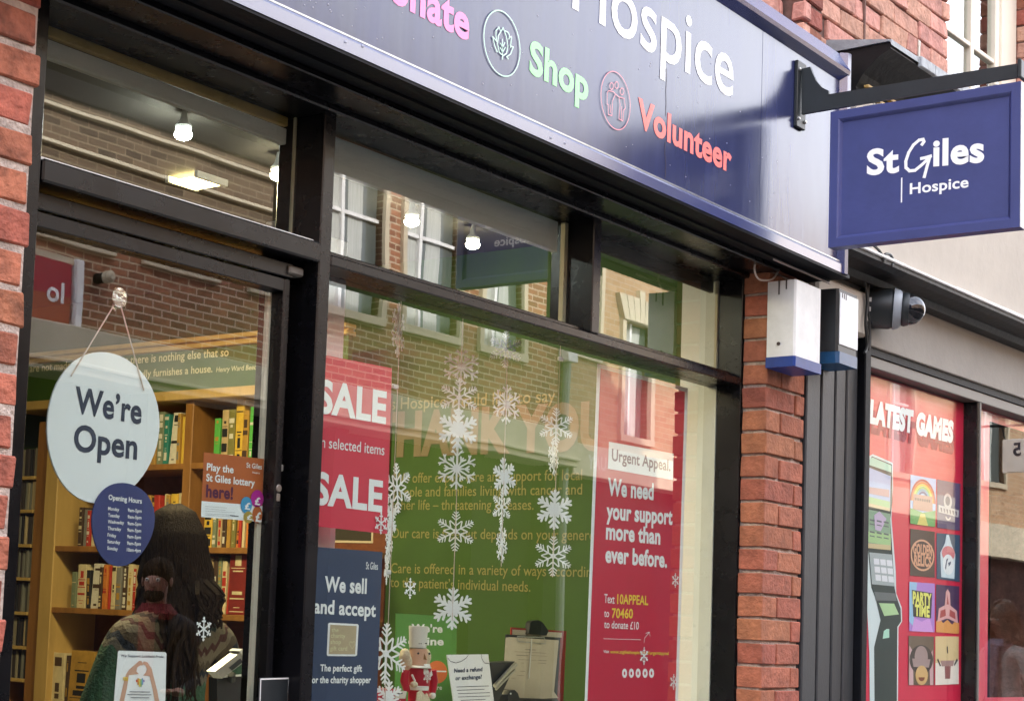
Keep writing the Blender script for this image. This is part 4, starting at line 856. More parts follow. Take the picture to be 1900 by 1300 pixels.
for k, c in enumerate(((.60, .08, .06), (.72, .30, .06), (.75, .62, .12), (.25, .5, .25), (.2, .36, .6), (.4, .3, .55))):
    b = MB(); x0 = 298 + k * 9.5; top = [1155, 1146, 1149, 1152, 1146, 1156][k]; bot = [1172, 1190, 1203, 1203, 1190, 1172][k]
    quad(b, PD, [zo(x0, top), zo(x0 + 9.5, top), zo(x0 + 9.5, bot), zo(x0, bot)], .0009); part('heart_stripe', b, cmat(c), t)
b = MB()
for y, x0, x1 in ((1236, 255, 390), (1255, 240, 400), (1275, 262, 385)): line(b, PD, [zo(x0, y), zo(x1, y + 2)], .0013, .0014)
part('small_print', b, M['dark_rule'], t)
PN = PlY(2.556)
t = poster('door_notice', 'black notice with a thin white outline on the door stile', 'notice', PN, [(481, 1256.5), (537, 1255), (534, 1330), (478, 1330)], 'black_pl')
b = MB(); line(b, PN, [(481.5, 1325), (484, 1259), (536, 1257.5), (533.5, 1325)], .0032, .001); part('outline', b, M['white_pl'], t)

# ------------------------------------------------------------------ snowflakes
def flake(mb, c, r, n, R, kind, roll=0.0, th=.0012):
    """six-armed cut-out snowflake of radius R in the plane spanned by r and the vertical"""
    c = Vector(c); r = Vector(r).normalized(); n = Vector(n).normalized(); u = Vector((0, 0, 1)); k = [0]
    def bar(x0, y0, x1, y1, w, ca, sa):
        k[0] += 1; d = Vector((x1 - x0, y1 - y0, 0)); L = d.length; d /= L; q = Vector((-d.y, d.x, 0)) * w / 2
        P = [(x0 + q.x, y0 + q.y), (x1 + q.x * .8, y1 + q.y * .8), (x1 + d.x * w * .4, y1 + d.y * w * .4), (x1 - q.x * .8, y1 - q.y * .8), (x0 - q.x, y0 - q.y)]
        W = [c + (r * (x * ca - y * sa) + u * (x * sa + y * ca)) * R + n * (.00005 * k[0] % .0009) for x, y in P]
        mb.poly(W, n, th)
    for a in range(6):
        t = math.pi / 3 * a + math.pi / 2 + roll; ca, sa = math.cos(t), math.sin(t)
        if kind == 'fern':
            bar(.05, 0, 1, 0, .075, ca, sa)
            for s in (-1, 1):
                for p, L in ((.88, .13), (.72, .2), (.56, .24)): bar(p, 0, p + L * .7, s * L * .85, .06, ca, sa)
                bar(.30, s * .02, .52, s * .28, .07, ca, sa)
        elif kind == 'star':
            bar(0, 0, 1, 0, .16, ca, sa)
            for s in (-1, 1): bar(.70, 0, .92, s * .20, .14, ca, sa); bar(.42, 0, .68, s * .27, .14, ca, sa); bar(0, 0, .34, s * .19, .2, ca, sa)
        elif kind == 'branch':
            bar(.08, 0, 1, 0, .09, ca, sa)
            for s in (-1, 1): bar(.62, 0, .90, s * .24, .085, ca, sa); bar(.80, s * .16, .82, s * .30, .07, ca, sa)
            t2 = t + math.pi / 6; c2, s2 = math.cos(t2), math.sin(t2)
            bar(.08, 0, .62, 0, .085, c2, s2)
            for s in (-1, 1): bar(.42, 0, .60, s * .14, .10, c2, s2)
        else:
            bar(.1, 0, .95, 0, .13, ca, sa); bar(.62, -.22, .62, .22, .15, ca, sa); bar(.86, -.1, .86, .1, .15, ca, sa)
    H6 = [c + (r * math.cos(math.pi / 3 * a + roll) + u * math.sin(math.pi / 3 * a + roll)) * R * (.26 if kind == 'star' else .2 if kind == 'branch' else .13) + n * .0011 for a in range(6)]
    mb.poly(H6, n, th + .0012)
PSN = PlY(2.70)
def garland(lab, top, bot, items, clips=()):
    a = PSN.at(*top); t = thing('snowflake_garland', lab, 'snowflake garland', PSN.at(*bot), 0, 'paper snowflake garlands hanging in the window')
    b = MB(); pts = [PSN.at(top[0] + (bot[0] - top[0]) * s / 8, top[1] + (bot[1] - top[1]) * s / 8) for s in range(9)]; b.tube(pts, .0011, 5); part('string', b, M['string'], t)
    for u, v, hpx, kind, yaw, ro in items:
        b = MB(); c = PSN.at(u, v); R = (PSN.at(u, v - hpx) - c).z; y = R_(yaw - 51)
        flake(b, c, (math.cos(y), math.sin(y), 0), (math.sin(y), -math.cos(y), 0), R, kind, R_(ro)); part('snowflake', b, M['white_card'], t)
    for u, v in clips:
        b = MB(); c = PSN.at(u, v); b.box(c.x - .012, c.x + .012, c.y - .004, c.y + .004, c.z - .006, c.z + .006, .002); part('clip', b, M['white_pl'], t)
garland('tangled paper snowflake garland right beside the red sale poster, with two clips', (745, 540), (714, 1310), [(739, 612, 50, 'branch', 74, 0), (737, 905, 46, 'fern', 52, 8), (726, 962, 36, 'star', 72, 0), (722, 1003, 34, 'branch', 76, 12), (718, 1050, 34, 'fern', 80, 0), (716, 1212, 56, 'fern', 40, 0), (721, 1292, 30, 'star', 30, 0)], ((733, 717), (719, 1061)))
garland('longest paper snowflake garland with six flat snowflakes', (860, 560), (839, 1150), [(855.8, 681, 35, 'branch', 4, 0), (851.6, 737, 37, 'fern', 3, 0), (849.6, 796, 38, 'star', 6, 0), (847.5, 869, 38, 'branch', 3, 0), (845.3, 985, 37, 'fern', 3, 0), (840, 1128, 38, 'star', 3, 0)])
garland('paper snowflake garland with turned, twisted snowflakes between two flatter ones', (944, 570), (930, 1050), [(938, 648, 34, 'fern', 20, 0), (940, 750, 36, 'branch', 38, 0), (936, 884, 34, 'star', 46, 10), (931, 940, 33, 'fern', 52, 0), (931, 1008, 36, 'branch', 68, 18)])
garland('paper snowflake garland nearest the tall crimson poster', (1040, 640), (1025, 1070), [(1032, 791, 34, 'fern', 6, 0), (1027, 848, 34, 'branch', 66, 15), (1029, 945, 36, 'star', 12, 0), (1026.5, 1031, 37, 'fern', 3, 0)], ((1040, 666),))
for lab, pl, u, v, hpx in (('pinkish snowflake window sticker on the bottom right corner of the sale poster', PG, 707, 970, 21), ('snowflake window sticker on bare glass right of the gift card poster', PG, 761, 1091, 20), ('snowflake window sticker on the door glass in front of the green jumper', PD, 378, 1166, 23),
                         ('snowflake sticker over the web address of the crimson poster', PG, 1195, 1216, 17), ('snowflake sticker on the lower right edge of the crimson poster', PG, 1250, 1264, 15), ('snowflake sticker at the right edge of the crimson poster beside its headline', PG, 1253, 1076, 14)):
    b = MB(); c = pl.at(u, v, .003); R = (pl.at(u, v - hpx, .003) - c).z; flake(b, c, (1, 0, 0), (0, -1, 0), R, 'cling', 0, .0006)
    tag(part('snowflake_sticker', b, M['white_card']), lab, 'window sticker', 'snowflake stickers on the glass')
# ------------------------------------------------------------------ writing on the green side wall
PW = PlX(5.1695)
def wallpart(L, mk, nm='wall_lettering'):
    b = MB()
    for s, a, e, h, bo in L: text(b, PW, s, a, e, h, bo, off=.0015)
    return part(nm, b, M[mk], shop)
wallpart([("St Giles Hospice would like to say", (657, 763), (1030, 745), 21, .006), ("We offer expert care and support for local", (731, 895.5), (1080, 889.7), 18, .006), ("people and families living with cancer and", (731, 921), (1080, 916.6), 18, .006),
          ("other life – threatening diseases.", (727, 945), (990, 945), 18, .006), ("Our care is free but depends on your generosity", (726, 997), (1137, 1002), 18, .006), ("Care is offered in a variety of ways according", (725, 1062), (1108, 1070), 18, .006), ("to the patient’s individual needs.", (724, 1088), (984, 1097), 18, .006)], 'wall_text')
wallpart([("THANK YOU", (690, 844), (1130, 829), 73, .05)], 'rose_text')
pf = thing('wall_picture', 'dark picture in a cream frame on the green wall between the red and blue posters', 'picture', PW.at(655, 1008))
b = MB(); P = [PW.at(*q, .012) for q in ((619, 960), (692.5, 962), (691.5, 1007), (618.5, 1006))]; b.poly(P, (-1, 0, 0), .012); part('frame', b, M['op_frame'], pf)
b = MB(); P = [PW.at(*q, .0125) for q in ((621.5, 963), (689.5, 965), (688.5, 1003), (621, 1001.5))]; b.poly(P, (-1, 0, 0), .0005); part('picture_panel', b, cmat((.06, .055, .04), .3), pf)
b = MB(); P = [PW.at(*q, .004) for q in ((618, 1008.5), (692, 1009.5), (692, 1040), (618, 1040))]; b.poly(P, (-1, 0, 0), .0035); tag(part('wall_notice', b, M['paper']), 'cream paper notice on the green wall under the dark picture', 'notice')

# ------------------------------------------------------------------ display bench and things standing in the window
ZT = Z(-.40)
b = MB(); b.box(3.05, 5.15, 2.66, 3.30, ZT - .04, ZT, .003); b.box(3.06, 5.14, 3.24, 3.28, .14, ZT - .0405); dis = tag(part('display_bench', b, M['offwhite']), 'off white display bench across the shop window, under the nutcracker', 'display bench')
def stand_poster(nm, lab, cat, y, pts, mk, foot=True):
    pl = PlY(y); P = [pl.at(*q) for q in pts]; zmin = min(p.z for p in P)
    t = thing(nm, lab, cat, (sum(p.x for p in P) / len(P), y, ZT)); b = MB(); b.poly(P, (0, -1, 0), .003); part('sheet', b, M[mk], t)
    b = MB(); xa = min(p.x for p in P); xb = max(p.x for p in P); b.box(xa, xb, y + .0035, y + .06, ZT + .0005, max(zmin, ZT + .02), .001); part('stand', b, M['clear_pl'], t)
    return t, pl
t, pl = stand_poster('online_poster', 'bright green upright poster reading Were online behind the nutcracker', 'poster', 3.0, [(735, 1137), (848, 1143.5), (844, 1345), (733, 1345)], 'green_post')
tx(t, pl, [("We're", (763, 1171), (821, 1172.5), 14, .03), ("online", (757, 1195), (823, 1196), 14, .03), ("here", (800, 1278), (820, 1278.5), 8, .02), ("www.ebay", (793, 1290), (830, 1291), 5, .01)][:3], 'white_print')
b = MB(); quad(b, pl, blob(811, 1246, 19, 21, 28), .0008); part('orange_roundel', b, M['orange_dot'], t)
b = MB(); quad(b, pl, [(800, 1243), (828, 1243.5), (828, 1246), (800, 1245.5)], .0016); part('roundel_bar', b, M['white_print'], t)
t, pl = stand_poster('refund_notice', 'white upright notice headed Need a refund or exchange', 'notice', 2.90, [(829.5, 1214), (906, 1213), (922, 1345), (848, 1345)], 'white_card')
tx(t, pl, [("Need a refund", (842.5, 1247), (895, 1244), 7.5, .034), ("or exchange?", (845, 1261), (894, 1258), 7.5, .034)], 'slate')
b = MB()
for i, (x0, x1) in enumerate(((847, 907), (848, 899), (850, 909), (850, 909), (855, 901))): line(b, pl, [(x0, 1273.5 + i * 6.2), (x1, 1271.5 + i * 6.2)], .0017, .0008)
line(b, pl, [(831, 1220), (836, 1226), (846, 1229), (856, 1226), (865, 1220), (869, 1214)], .0018, .0008); line(b, pl, [(893, 1213), (894, 1221), (899, 1229), (907, 1230)], .0018, .0008)
part('small_print', b, M['dark_rule'], t)
def clipboard(lab, y, pts, mk, paper, lean=.0):
    pl = PlY(y); P = [pl.at(*q) for q in pts]; t = thing('clipboard', lab, 'clipboard', (sum(p.x for p in P) / 4, y, min(p.z for p in P)))
    b = MB(); b.poly(P, (0, -1, 0), .004); part('board', b, M[mk], t)
    b = MB(); b.poly([pl.at(*q, .002) for q in paper], (0, -1, 0), .0012); part('paper', b, M['paper'], t); return t, pl
t, pl = clipboard('red clipboard standing behind the black clipboard in the window', 3.09, [(949, 1163), (1051, 1170), (1043, 1345), (940, 1345)], 'red_board', [(951, 1167), (1043, 1173), (1042, 1182), (951, 1178)])
b = MB(); P = [pl.at(*q, .014) for q in ((981, 1175), (984, 1155), (988, 1151), (1000, 1150), (1008, 1155), (1018, 1170), (1014, 1178))]; b.poly(P, (0, -1, 0), .018); part('clip', b, M['black_pl'], t)
t, pl = clipboard('black clipboard holding a printed form, in front of the red clipboard', 3.02, [(939.5, 1176), (1040, 1182), (1031, 1345), (930, 1345)], 'black_pl', [(939, 1182), (945, 1181), (1037, 1187), (1028, 1282), (1036, 1294), (985, 1296), (938, 1290), (925, 1300), (935, 1240)])
b = MB()
for q in ([(960, 1180), (1010, 1182), (1012, 1193), (1004, 1193), (962, 1189), (960, 1186)],): line(b, pl, q, .004, .006, True)
part('clip', b, M['steel'], t)
b = MB(); b.tube([pl.at(986.5, 1184, .006), pl.at(984, 1225, .007), pl.at(981, 1258, .008)], .0022, 8); part('pen', b, M['white_pl'], t)
b = MB()
for y, x0, x1, wd in ((1204, 975, 994, .0016), (1208, 955, 1013, .0010), (1214.5, 958, 980, .0018), (1215, 985, 1015, .0008), (1222.5, 962, 995, .0009), (1224, 998, 1014, .0012), (1229, 968, 972, .0012), (1229, 998, 1013, .0011), (1244, 965, 974, .0014), (1252, 960, 973, .001), (1257, 949, 955, .001)): line(b, pl, [(x0, y), (x1, y + (x1 - x0) * .05)], wd, .0034)
part('form_print', b, cmat((.22, .19, .17)), t)
t = thing('card_reader', 'black card reader with a steel arm between the refund notice and the clipboard', 'card reader', PlY(2.95).at(930, 1330))
pl = PlY(2.95); b = MB(); b.poly([pl.at(*q) for q in ((911, 1229), (950, 1227), (955, 1226), (950, 1245), (925, 1300), (925, 1345), (915, 1345))], (0, -1, 0), .05); part('body', b, M['black_pl'], t)
b = MB(); b.tube([pl.at(918, 1272, .012), pl.at(938, 1250, .012), pl.at(957, 1231, .012)], .007, 8); b.tube([pl.at(920, 1278, .012), pl.at(955, 1242, .012)], .004, 8); part('arm', b, M['steel'], t)
t = thing('pay_terminal', 'rounded black payment terminal at the foot of the black clipboard', 'payment terminal', PlY(2.96).at(952, 1345))
pl = PlY(2.96); b = MB(); b.poly([pl.at(*q) for q in ((941, 1345), (943, 1288), (947, 1280), (955, 1279), (961, 1285), (964, 1294), (1036, 1297), (1036, 1345))], (0, -1, 0), .04); part('body', b, M['black_pl'], t)
b = MB(); b.ball(pl.at(947.5, 1286, .002), .003, 8); part('button', b, M['white_pl'], t)
t = thing('leaflet_box', 'small red leaflet box with a cream label left of the nutcracker', 'leaflet box', PlY(2.76).at(712, 1330))
pl = PlY(2.76); b = MB(); b.poly([pl.at(*q) for q in ((697, 1279), (735, 1277), (754, 1283), (752, 1345), (700, 1345))], (0, -1, 0), .05); part('box', b, M['fig_red'], t)
b = MB(); b.poly([pl.at(*q, .002) for q in ((736, 1280), (755, 1281), (752, 1295), (733, 1295))], (0, -1, 0), .001); part('box_label', b, M['paper'], t)
b = MB(); b.poly([pl.at(*q, .0032) for q in ((738, 1284.5), (747, 1284), (747, 1286.5), (738, 1287))], (0, -1, 0), .0006); part('label_print', b, M['dark_rule'], t)

# nutcracker figure
pl = PlY(2.80); Wn = lambda u, v: pl.at(u, v)
s = (Wn(776, 1200) - Wn(776, 1300)).z / 100         # metres per pixel there
bx = Wn(776, 1300); cx, cz = bx.x, bx.z; yz = lambda v: Wn(776, v).z
nut = thing('nutcracker_figure', 'wooden nutcracker figure with a tall ivory hat and red lacquered coat', 'nutcracker', (cx, 2.80, ZT))
def npart(nm, f, mk, smooth=True): b = MB(); f(b); return part(nm, b, M[mk], nut, smooth=smooth)
o = lambda u, v, dy=0.0: Vector((Wn(u, v).x, 2.80 + dy, Wn(u, v).z))
hat = npart('hat', lambda b: b.lathe(o(775, 1202), (0, 0, 1), [(16 * s, 0), (16.3 * s, 4 * s), (18 * s, 38 * s), (18.2 * s, 41 * s), (17 * s, 41.5 * s), (15 * s, 40 * s)], 28), 'fig_white')
npart('hat_band', lambda b: b.lathe(o(775, 1202), (0, 0, 1), [(16.4 * s, .2 * s), (16.6 * s, 1.6 * s)], 28), 'steel')
npart('hat_motif', lambda b: [b.ball(o(775 + dx, 1192 + abs(dx) * .05, -17.2 * s + abs(dx) * abs(dx) * .014 * s), 1.1 * s, 8) for dx in (-10, -7, 1, 3, 9)], 'black_pl')
npart('head', lambda b: b.lathe(o(775, 1236), (0, 0, 1), [(16 * s, 0), (17.2 * s, 6 * s), (17.4 * s, 20 * s), (16.6 * s, 33.5 * s)], 28), 'fig_skin')
npart('hair', lambda b: [b.ball(o(775 + dx, 1218 + dz, 6 * s), 14 * s, 14, (.62, .9, 1.15)) for dx, dz in ((-19, 0), (19, 0), (-16, 10), (17, 11))], 'fig_hair')
npart('nose', lambda b: b.add([o(773.5, 1210, -17 * s), o(778, 1221, -17 * s), o(774, 1222.5, -22 * s), o(772, 1221, -17 * s)], [(0, 1, 2), (0, 2, 3), (1, 3, 2), (0, 3, 1)]), 'wood', False)
npart('eye', lambda b: b.ball(o(764.5, 1210.5, -14.4 * s), 2.2 * s, 8), 'black_pl'); npart('eye', lambda b: b.ball(o(785, 1211, -14.6 * s), 2.2 * s, 8), 'black_pl')
npart('beard', lambda b: b.add([o(772, 1230, -18 * s), o(783, 1230, -18 * s), o(788, 1250, -18.6 * s), o(781, 1258, -18.6 * s), o(771, 1248, -18.4 * s), o(776, 1240, -22 * s)], [(0, 1, 5), (1, 2, 5), (2, 3, 5), (3, 4, 5), (4, 0, 5), (0, 4, 3, 2, 1)]), 'fig_white', False)
npart('collar', lambda b: b.lathe(o(775, 1238), (0, 0, 1), [(25 * s, 0), (26 * s, 1.5 * s), (19 * s, 4.5 * s)], 28), 'fig_white')
npart('coat', lambda b: b.lathe(o(775, 1345), (0, 0, 1), [(20 * s, 0), (20 * s, 60 * s), (18.5 * s, 70 * s), (21 * s, 100 * s), (22 * s, 106 * s)], 28), 'fig_red')
npart('belt', lambda b: b.lathe(o(775, 1279), (0, 0, 1), [(20 * s, 0), (20.4 * s, 1), (20.4 * s, 8 * s), (20 * s, 9 * s)][:1] + [(20.6 * s, .2 * s), (20.9 * s, 7.5 * s), (19 * s, 8.2 * s)], 28), 'fig_white')
for nm_, P_ in (('arm', [(750, 1242), (747, 1262), (752, 1280)]), ('arm', [(800, 1242), (802, 1262), (799, 1284)])):
    npart(nm_, lambda b: b.tube([o(u, v, -4 * s) for u, v in P_], [7 * s, 8 * s, 6.5 * s], 12), 'fig_red')
npart('hand', lambda b: b.ball(o(756, 1268, -15 * s), 8 * s, 12, (1.05, .9, .75)), 'fig_hair'); npart('hand', lambda b: b.ball(o(798, 1289, -6 * s), 7 * s, 12, (.9, .9, .9)), 'fig_white')
npart('tunic_flap', lambda b: b.poly([o(757, 1283, -21.5 * s), o(764, 1278, -21.5 * s), o(772, 1288, -21.5 * s), o(775, 1283, -21.5 * s), o(781, 1296, -21.5 * s), o(778, 1320, -21.5 * s), o(753, 1320, -21.5 * s)], (0, -1, 0), 2 * s), 'fig_hair', False)
b = MB(); flake(b, o(775, 1252, -22.4 * s), (1, 0, 0), (0, -1, 0), 13 * s, 'fern', 0, .0008); part('coat_motif', b, M['fig_white'], nut)
b = MB(); b.tube([o(753, 1250, -14 * s), o(757, 1262, -16 * s)], 2 * s, 8); part('baton', b, M['fig_white'], nut)

# ------------------------------------------------------------------ shop interior: bookcase, books, discs
BX = 4.90; PBk = PlX(BX)
yy = lambda u: PBk.at(u, 900).y
bc = thing('bookcase', 'long honey pine bookcase with a green quotation panel along its top', 'bookcase', (5.0, 4.8, .14))
def bp(nm, f, mk): b = MB(); f(b); return part(nm, b, M[mk], bc)
YL, YR = yy(85), 3.95
SH = [Z(.595), Z(.262), Z(.004), Z(-.42), Z(-.80)]
for z in SH: bp('shelf', lambda b: b.box(BX + .002, 5.159, YR, YL - .005, z - .024, z, .002), 'wood')
bp('end_panel', lambda b: (b.box(BX - .004, 5.159, yy(108), YL, .14, Z(.86), .003)), 'wood_lt')
bp('end_panel', lambda b: (b.box(BX + .03, 5.159, YL + .001, yy(56), .14, Z(.80), .003)), 'wood')
bp('divider', lambda b: b.box(BX, 5.159, yy(352), yy(337), .14, Z(.86), .003), 'wood')
bp('back_panel', lambda b: b.box(5.160, 5.168, YR, YL, .14, Z(.86)), 'wood_dk')
bp('header_panel', lambda b: b.box(BX - .015, BX + .01, YR, yy(20), Z(.884), Z(1.048)), 'green_wall')
bp('header_trim', lambda b: (b.box(BX - .03, BX + .03, YR, yy(18), Z(1.0485), Z(1.066), .003), b.box(BX - .04, BX + .03, YR, yy(18), Z(1.074), Z(1.092), .003), b.box(BX - .02, BX + .01, YR, yy(18), Z(1.0662), Z(1.0738))), 'wood_lt')
bp('header_trim', lambda b: b.box(BX - .03, 5.159, YR, yy(20), Z(.845), Z(.8835), .003), 'wood_lt')
b = MB(); PQ = PlX(BX - .0155)
for q in (("are not made for furniture, but there is nothing else that so", (55, 690), (424, 660), 13.5, .012), ("beautifully furnishes a house.", (221, 703), (394, 690), 13, .012), ("Henry Ward Beecher", (401, 690), (490, 684), 9, .006)): text(b, PQ, *q[:4], q[4], off=.0008, shear=.12 if q[0][0] == 'H' else 0)
part('quotation', b, M['cream_text'], bc)
CN = {'green': (.10, .42, .08), 'beige': (.52, .38, .20), 'olive': (.22, .20, .06), 'yellow': (.72, .46, .06), 'cream': (.66, .56, .34), 'dark brown': (.07, .04, .025), 'white': (.68, .64, .54), 'teal': (.03, .22, .18), 'orange': (.60, .20, .04), 'red': (.45, .04, .025), 'black': (.02, .02, .022), 'maroon': (.20, .022, .018), 'ochre': (.46, .26, .05), 'grey green': (.20, .24, .15), 'grey': (.22, .21, .19)}
BM = {k: mat(k + ' book cover', v, .5, var=.2, vscale=25) for k, v in CN.items()}
M['page'] = mat('book pages', (.60, .50, .33), .9, var=.2, vscale=90, stretch=(1, 1, .1))
def book(u0, u1, z, hpx, col, place, lean=0.0, dep=.15):
    """one upright book whose spine covers photo columns u0..u1 on the shelf with top z"""
    ya, yb = yy(u1 - .4), yy(u0 + .4); h = hpx * .00229; x0 = BX + .028 + rnd.uniform(0, .014)
    t = thing('book', place, 'book', ((x0 + dep / 2), (ya + yb) / 2, z), 0, 'second-hand books on the bookcase')
    def sk(b): 
        if lean: b.v = [Vector((p.x, p.y - (p.z - z) * lean, p.z)) for p in b.v]
        return b
    b = MB(); w = yb - ya; b.box(x0, x0 + .004, ya, yb, z + .0006, z + h, .0012); b.box(x0 + .0042, x0 + dep, ya, ya + .0022, z + .0006, z + h); b.box(x0 + .0042, x0 + dep, yb - .0022, yb, z + .0006, z + h); part('cover', sk(b), BM[col], t)
    b = MB(); b.box(x0 + .0044, x0 + dep - .004, ya + .0024, yb - .0024, z + .003, z + h - .003); part('pages', sk(b), M['page'], t)
    if (u1 - u0) > 5.5:
        b = MB(); cc = rnd.choice(('dark brown', 'black', 'red', 'ochre', 'teal', 'grey')); cc = rnd.choice(('cream', 'ochre', 'white')) if col in ('maroon', 'black', 'dark brown', 'red', 'teal', 'green', 'olive', 'grey green') else cc
        zz = z + h * rnd.uniform(.04, .12)
        while zz < z + h * .9:
            dz = h * rnd.choice((.012, .02, .05, .09, .16)); zz2 = min(zz + dz, z + h * .95); e_ = w * rnd.choice((.08, .2, .32)); b.box(x0 - .0006, x0 - .0001, ya + e_, yb - e_, zz, zz2); zz = zz2 + h * rnd.choice((.03, .05, .12, .3))
        part('spine_title', sk(b), BM[cc], t)
ordw = ['first', 'second', 'third', 'fourth', 'fifth', 'sixth', 'seventh', 'eighth', 'ninth', 'tenth', 'eleventh', 'twelfth', 'thirteenth', 'fourteenth', 'fifteenth', 'sixteenth', 'seventeenth', 'eighteenth', 'nineteenth', 'twentieth']
def row(where, z, L):
    for i, (u0, u1, h, c, *r) in enumerate(L):
        if not r and i and rnd.random() < .16: r = [rnd.choice((-.06, .05, .08))]
        sz = 'tall' if h > 104 else 'short' if h < 82 else 'thick' if u1 - u0 > 14 else 'slim' if u1 - u0 < 7 else 'mid-sized'
        book(u0, u1, z, h, c, '%s %s book %s from left, %s' % (sz, c, ordw[i], where), *r)
row('top shelf left of the divider', SH[0], [(262, 275, 88, 'ochre'), (276, 287, 95, 'grey green'), (288, 297, 90, 'teal'), (298, 312, 92, 'white'), (313, 319, 90, 'ochre'), (320, 325, 84, 'yellow'), (326, 337, 112, 'cream')])
row('top shelf right of the divider', SH[0], [(380, 391, 78, 'green'), (393, 405, 92, 'beige'), (406, 418, 92, 'olive'), (419, 434, 110, 'yellow'), (435, 446, 88, 'ochre'), (447, 455, 94, 'green'), (456, 461, 96, 'cream'), (462, 471, 92, 'beige'), (472, 477, 92, 'dark brown'), (478, 484, 92, 'grey'), (485, 490, 90, 'white')])
row('second shelf left of the divider', SH[1], [(140, 147, 72, 'dark brown'), (148, 154, 68, 'grey'), (155, 161, 66, 'red'), (162, 167, 66, 'cream'), (168, 176, 64, 'orange'), (262, 271, 92, 'ochre'), (272, 280, 88, 'dark brown'), (281, 292, 92, 'red'), (293, 298, 94, 'cream'), (299, 306, 92, 'ochre'), (307, 320, 94, 'yellow'), (321, 336, 95, 'cream')])
row('second shelf right of the divider', SH[1], [(371, 386, 76, 'yellow'), (387, 394, 78, 'grey green'), (395, 403, 74, 'beige'), (404, 411, 70, 'dark brown'), (412, 419, 68, 'ochre'), (420, 428, 70, 'olive'), (429, 436, 72, 'orange'), (437, 442, 68, 'red'), (443, 448, 70, 'cream'), (449, 454, 68, 'orange'), (455, 460, 70, 'red'), (461, 466, 70, 'ochre'), (467, 472, 68, 'red'), (473, 479, 72, 'grey')])
row('third shelf left of the divider', SH[2], [(131, 140, 66, 'grey green'), (141, 157, 80, 'cream'), (158, 166, 70, 'black'), (167, 183, 82, 'white'), (184, 190, 76, 'dark brown'), (191, 199, 80, 'orange'), (200, 204, 78, 'red'), (205, 213, 80, 'cream'), (214, 224, 76, 'grey'), (225, 233, 78, 'dark brown'), (234, 243, 82, 'cream'), (244, 250, 74, 'red'), (251, 262, 80, 'beige'), (263, 270, 78, 'black')])
row('third shelf right of the divider', SH[2], [(372, 383, 98, 'orange'), (384, 391, 94, 'beige'), (392, 400, 100, 'dark brown'), (401, 408, 96, 'grey green'), (409, 418, 90, 'cream'), (419, 423, 84, 'red'), (424, 456, 110, 'maroon'), (457, 463, 70, 'ochre'), (464, 472, 96, 'cream')])
row('lowest shelf in view at the left', SH[3], [(84, 94, 100, 'green'), (97, 105, 96, 'red'), (106, 128, 102, 'cream'), (129, 135, 98, 'dark brown'), (136, 180, 108, 'ochre'), (181, 187, 92, 'yellow'), (188, 196, 84, 'beige'), (197, 206, 74, 'cream'), (207, 218, 86, 'red'), (219, 229, 92, 'grey green'), (230, 238, 88, 'yellow')])
# disc rack
rk = thing('disc_rack', 'narrow birch rack of disc cases at the far end of the bookcase', 'disc rack', (5.0, 5.8, .14))
ya, yb = yy(56.5), yy(10)
zs = [PBk.at(35, v).z for v in (882, 944, 1008, 1070, 1134, 1198, 1259)]
b = MB(); b.box(BX + .06, 5.159, ya + .001, ya + .012, .14, Z(.5)); b.box(BX + .06, 5.159, yb - .012, yb, .14, Z(.5)); part('side', b, M['wood'], rk)
for z in zs + [zs[-1] - .145]:
    b = MB(); b.box(BX + .03, 5.159, ya + .0125, yb - .0125, z - .014, z, .001); part('shelf', b, M['wood_lt'], rk)
CDC = [(.10, .10, .09), (.30, .27, .2), (.06, .05, .05), (.20, .20, .18), (.45, .36, .22), (.03, .03, .035)]
for zi, z in enumerate(zs):
    y = ya + .018; k = 0
    while y < yb - .03:
        wd = .0105 if rnd.random() < .8 else .022
        b = MB(); b.box(BX + .045 + rnd.uniform(0, .012), BX + .18, y, y + wd, z + .0006, z + .122 + rnd.uniform(-.004, .004), .0008)
        tag(part('disc_case', b, cmat(CDC[rnd.randrange(6)], .2)), 'disc case %s from the right on the %s rack shelf from the top' % (ordw[k], ordw[zi]), 'disc case', 'disc cases in the birch rack'); y += wd + (.002 if rnd.random() < .8 else .012); k += 1
        if k > 8: break

# lamps
def spot(lab, u, v, mk, en, col):
    pl = Plane((0, 0, Z(1.30)), (1, 0, 0), (0, 0, -1)); d = ray(u, v); p = EYE + d * ((Z(1.30) - H) / d.z)
    t = thing('ceiling_spotlight', lab, 'ceiling light', (p.x, p.y, p.z + .03), 0, 'ceiling spotlights behind the top panes')
    b = MB(); b.ball(p, .025, 14, (1, 1, .62)); part('bulb', b, M[mk], t, smooth=True)
    b = MB(); b.lathe(p + Vector((0, 0, .016)), (0, 0, 1), [(.022, 0), (.024, .008), (.012, .022), (.006, .055)], 16); part('holder', b, M['white_pl'], t, smooth=True)
    L = bpy.data.lights.new('spotlight_glow', 'SPOT'); L.spot_size = R_(112); L.spot_blend = .8; L.energy = en * (.20 if u < 600 else .03); L.color = col; L.shadow_soft_size = .05
    o = bpy.data.objects.new('spotlight_glow', L); C.objects.link(o); o.parent = t; o.location = (0, 0, -.075)
spot('cool white spotlight behind the top pane above the door, brightest of all', 340, 250, 'bulb', 9, (.95, 1, .96))
spot('spotlight at the right end of the top pane above the door', 516, 326, 'bulb_w', 8, (1, .9, .68))
spot('round spotlight in front of the reflected window in the wide top pane', 764, 412, 'bulb_w', 9, (1, .9, .68))
spot('round spotlight beside the reflected hanging sign in the wide top pane', 877, 454, 'bulb_w', 9, (1, .9, .68))
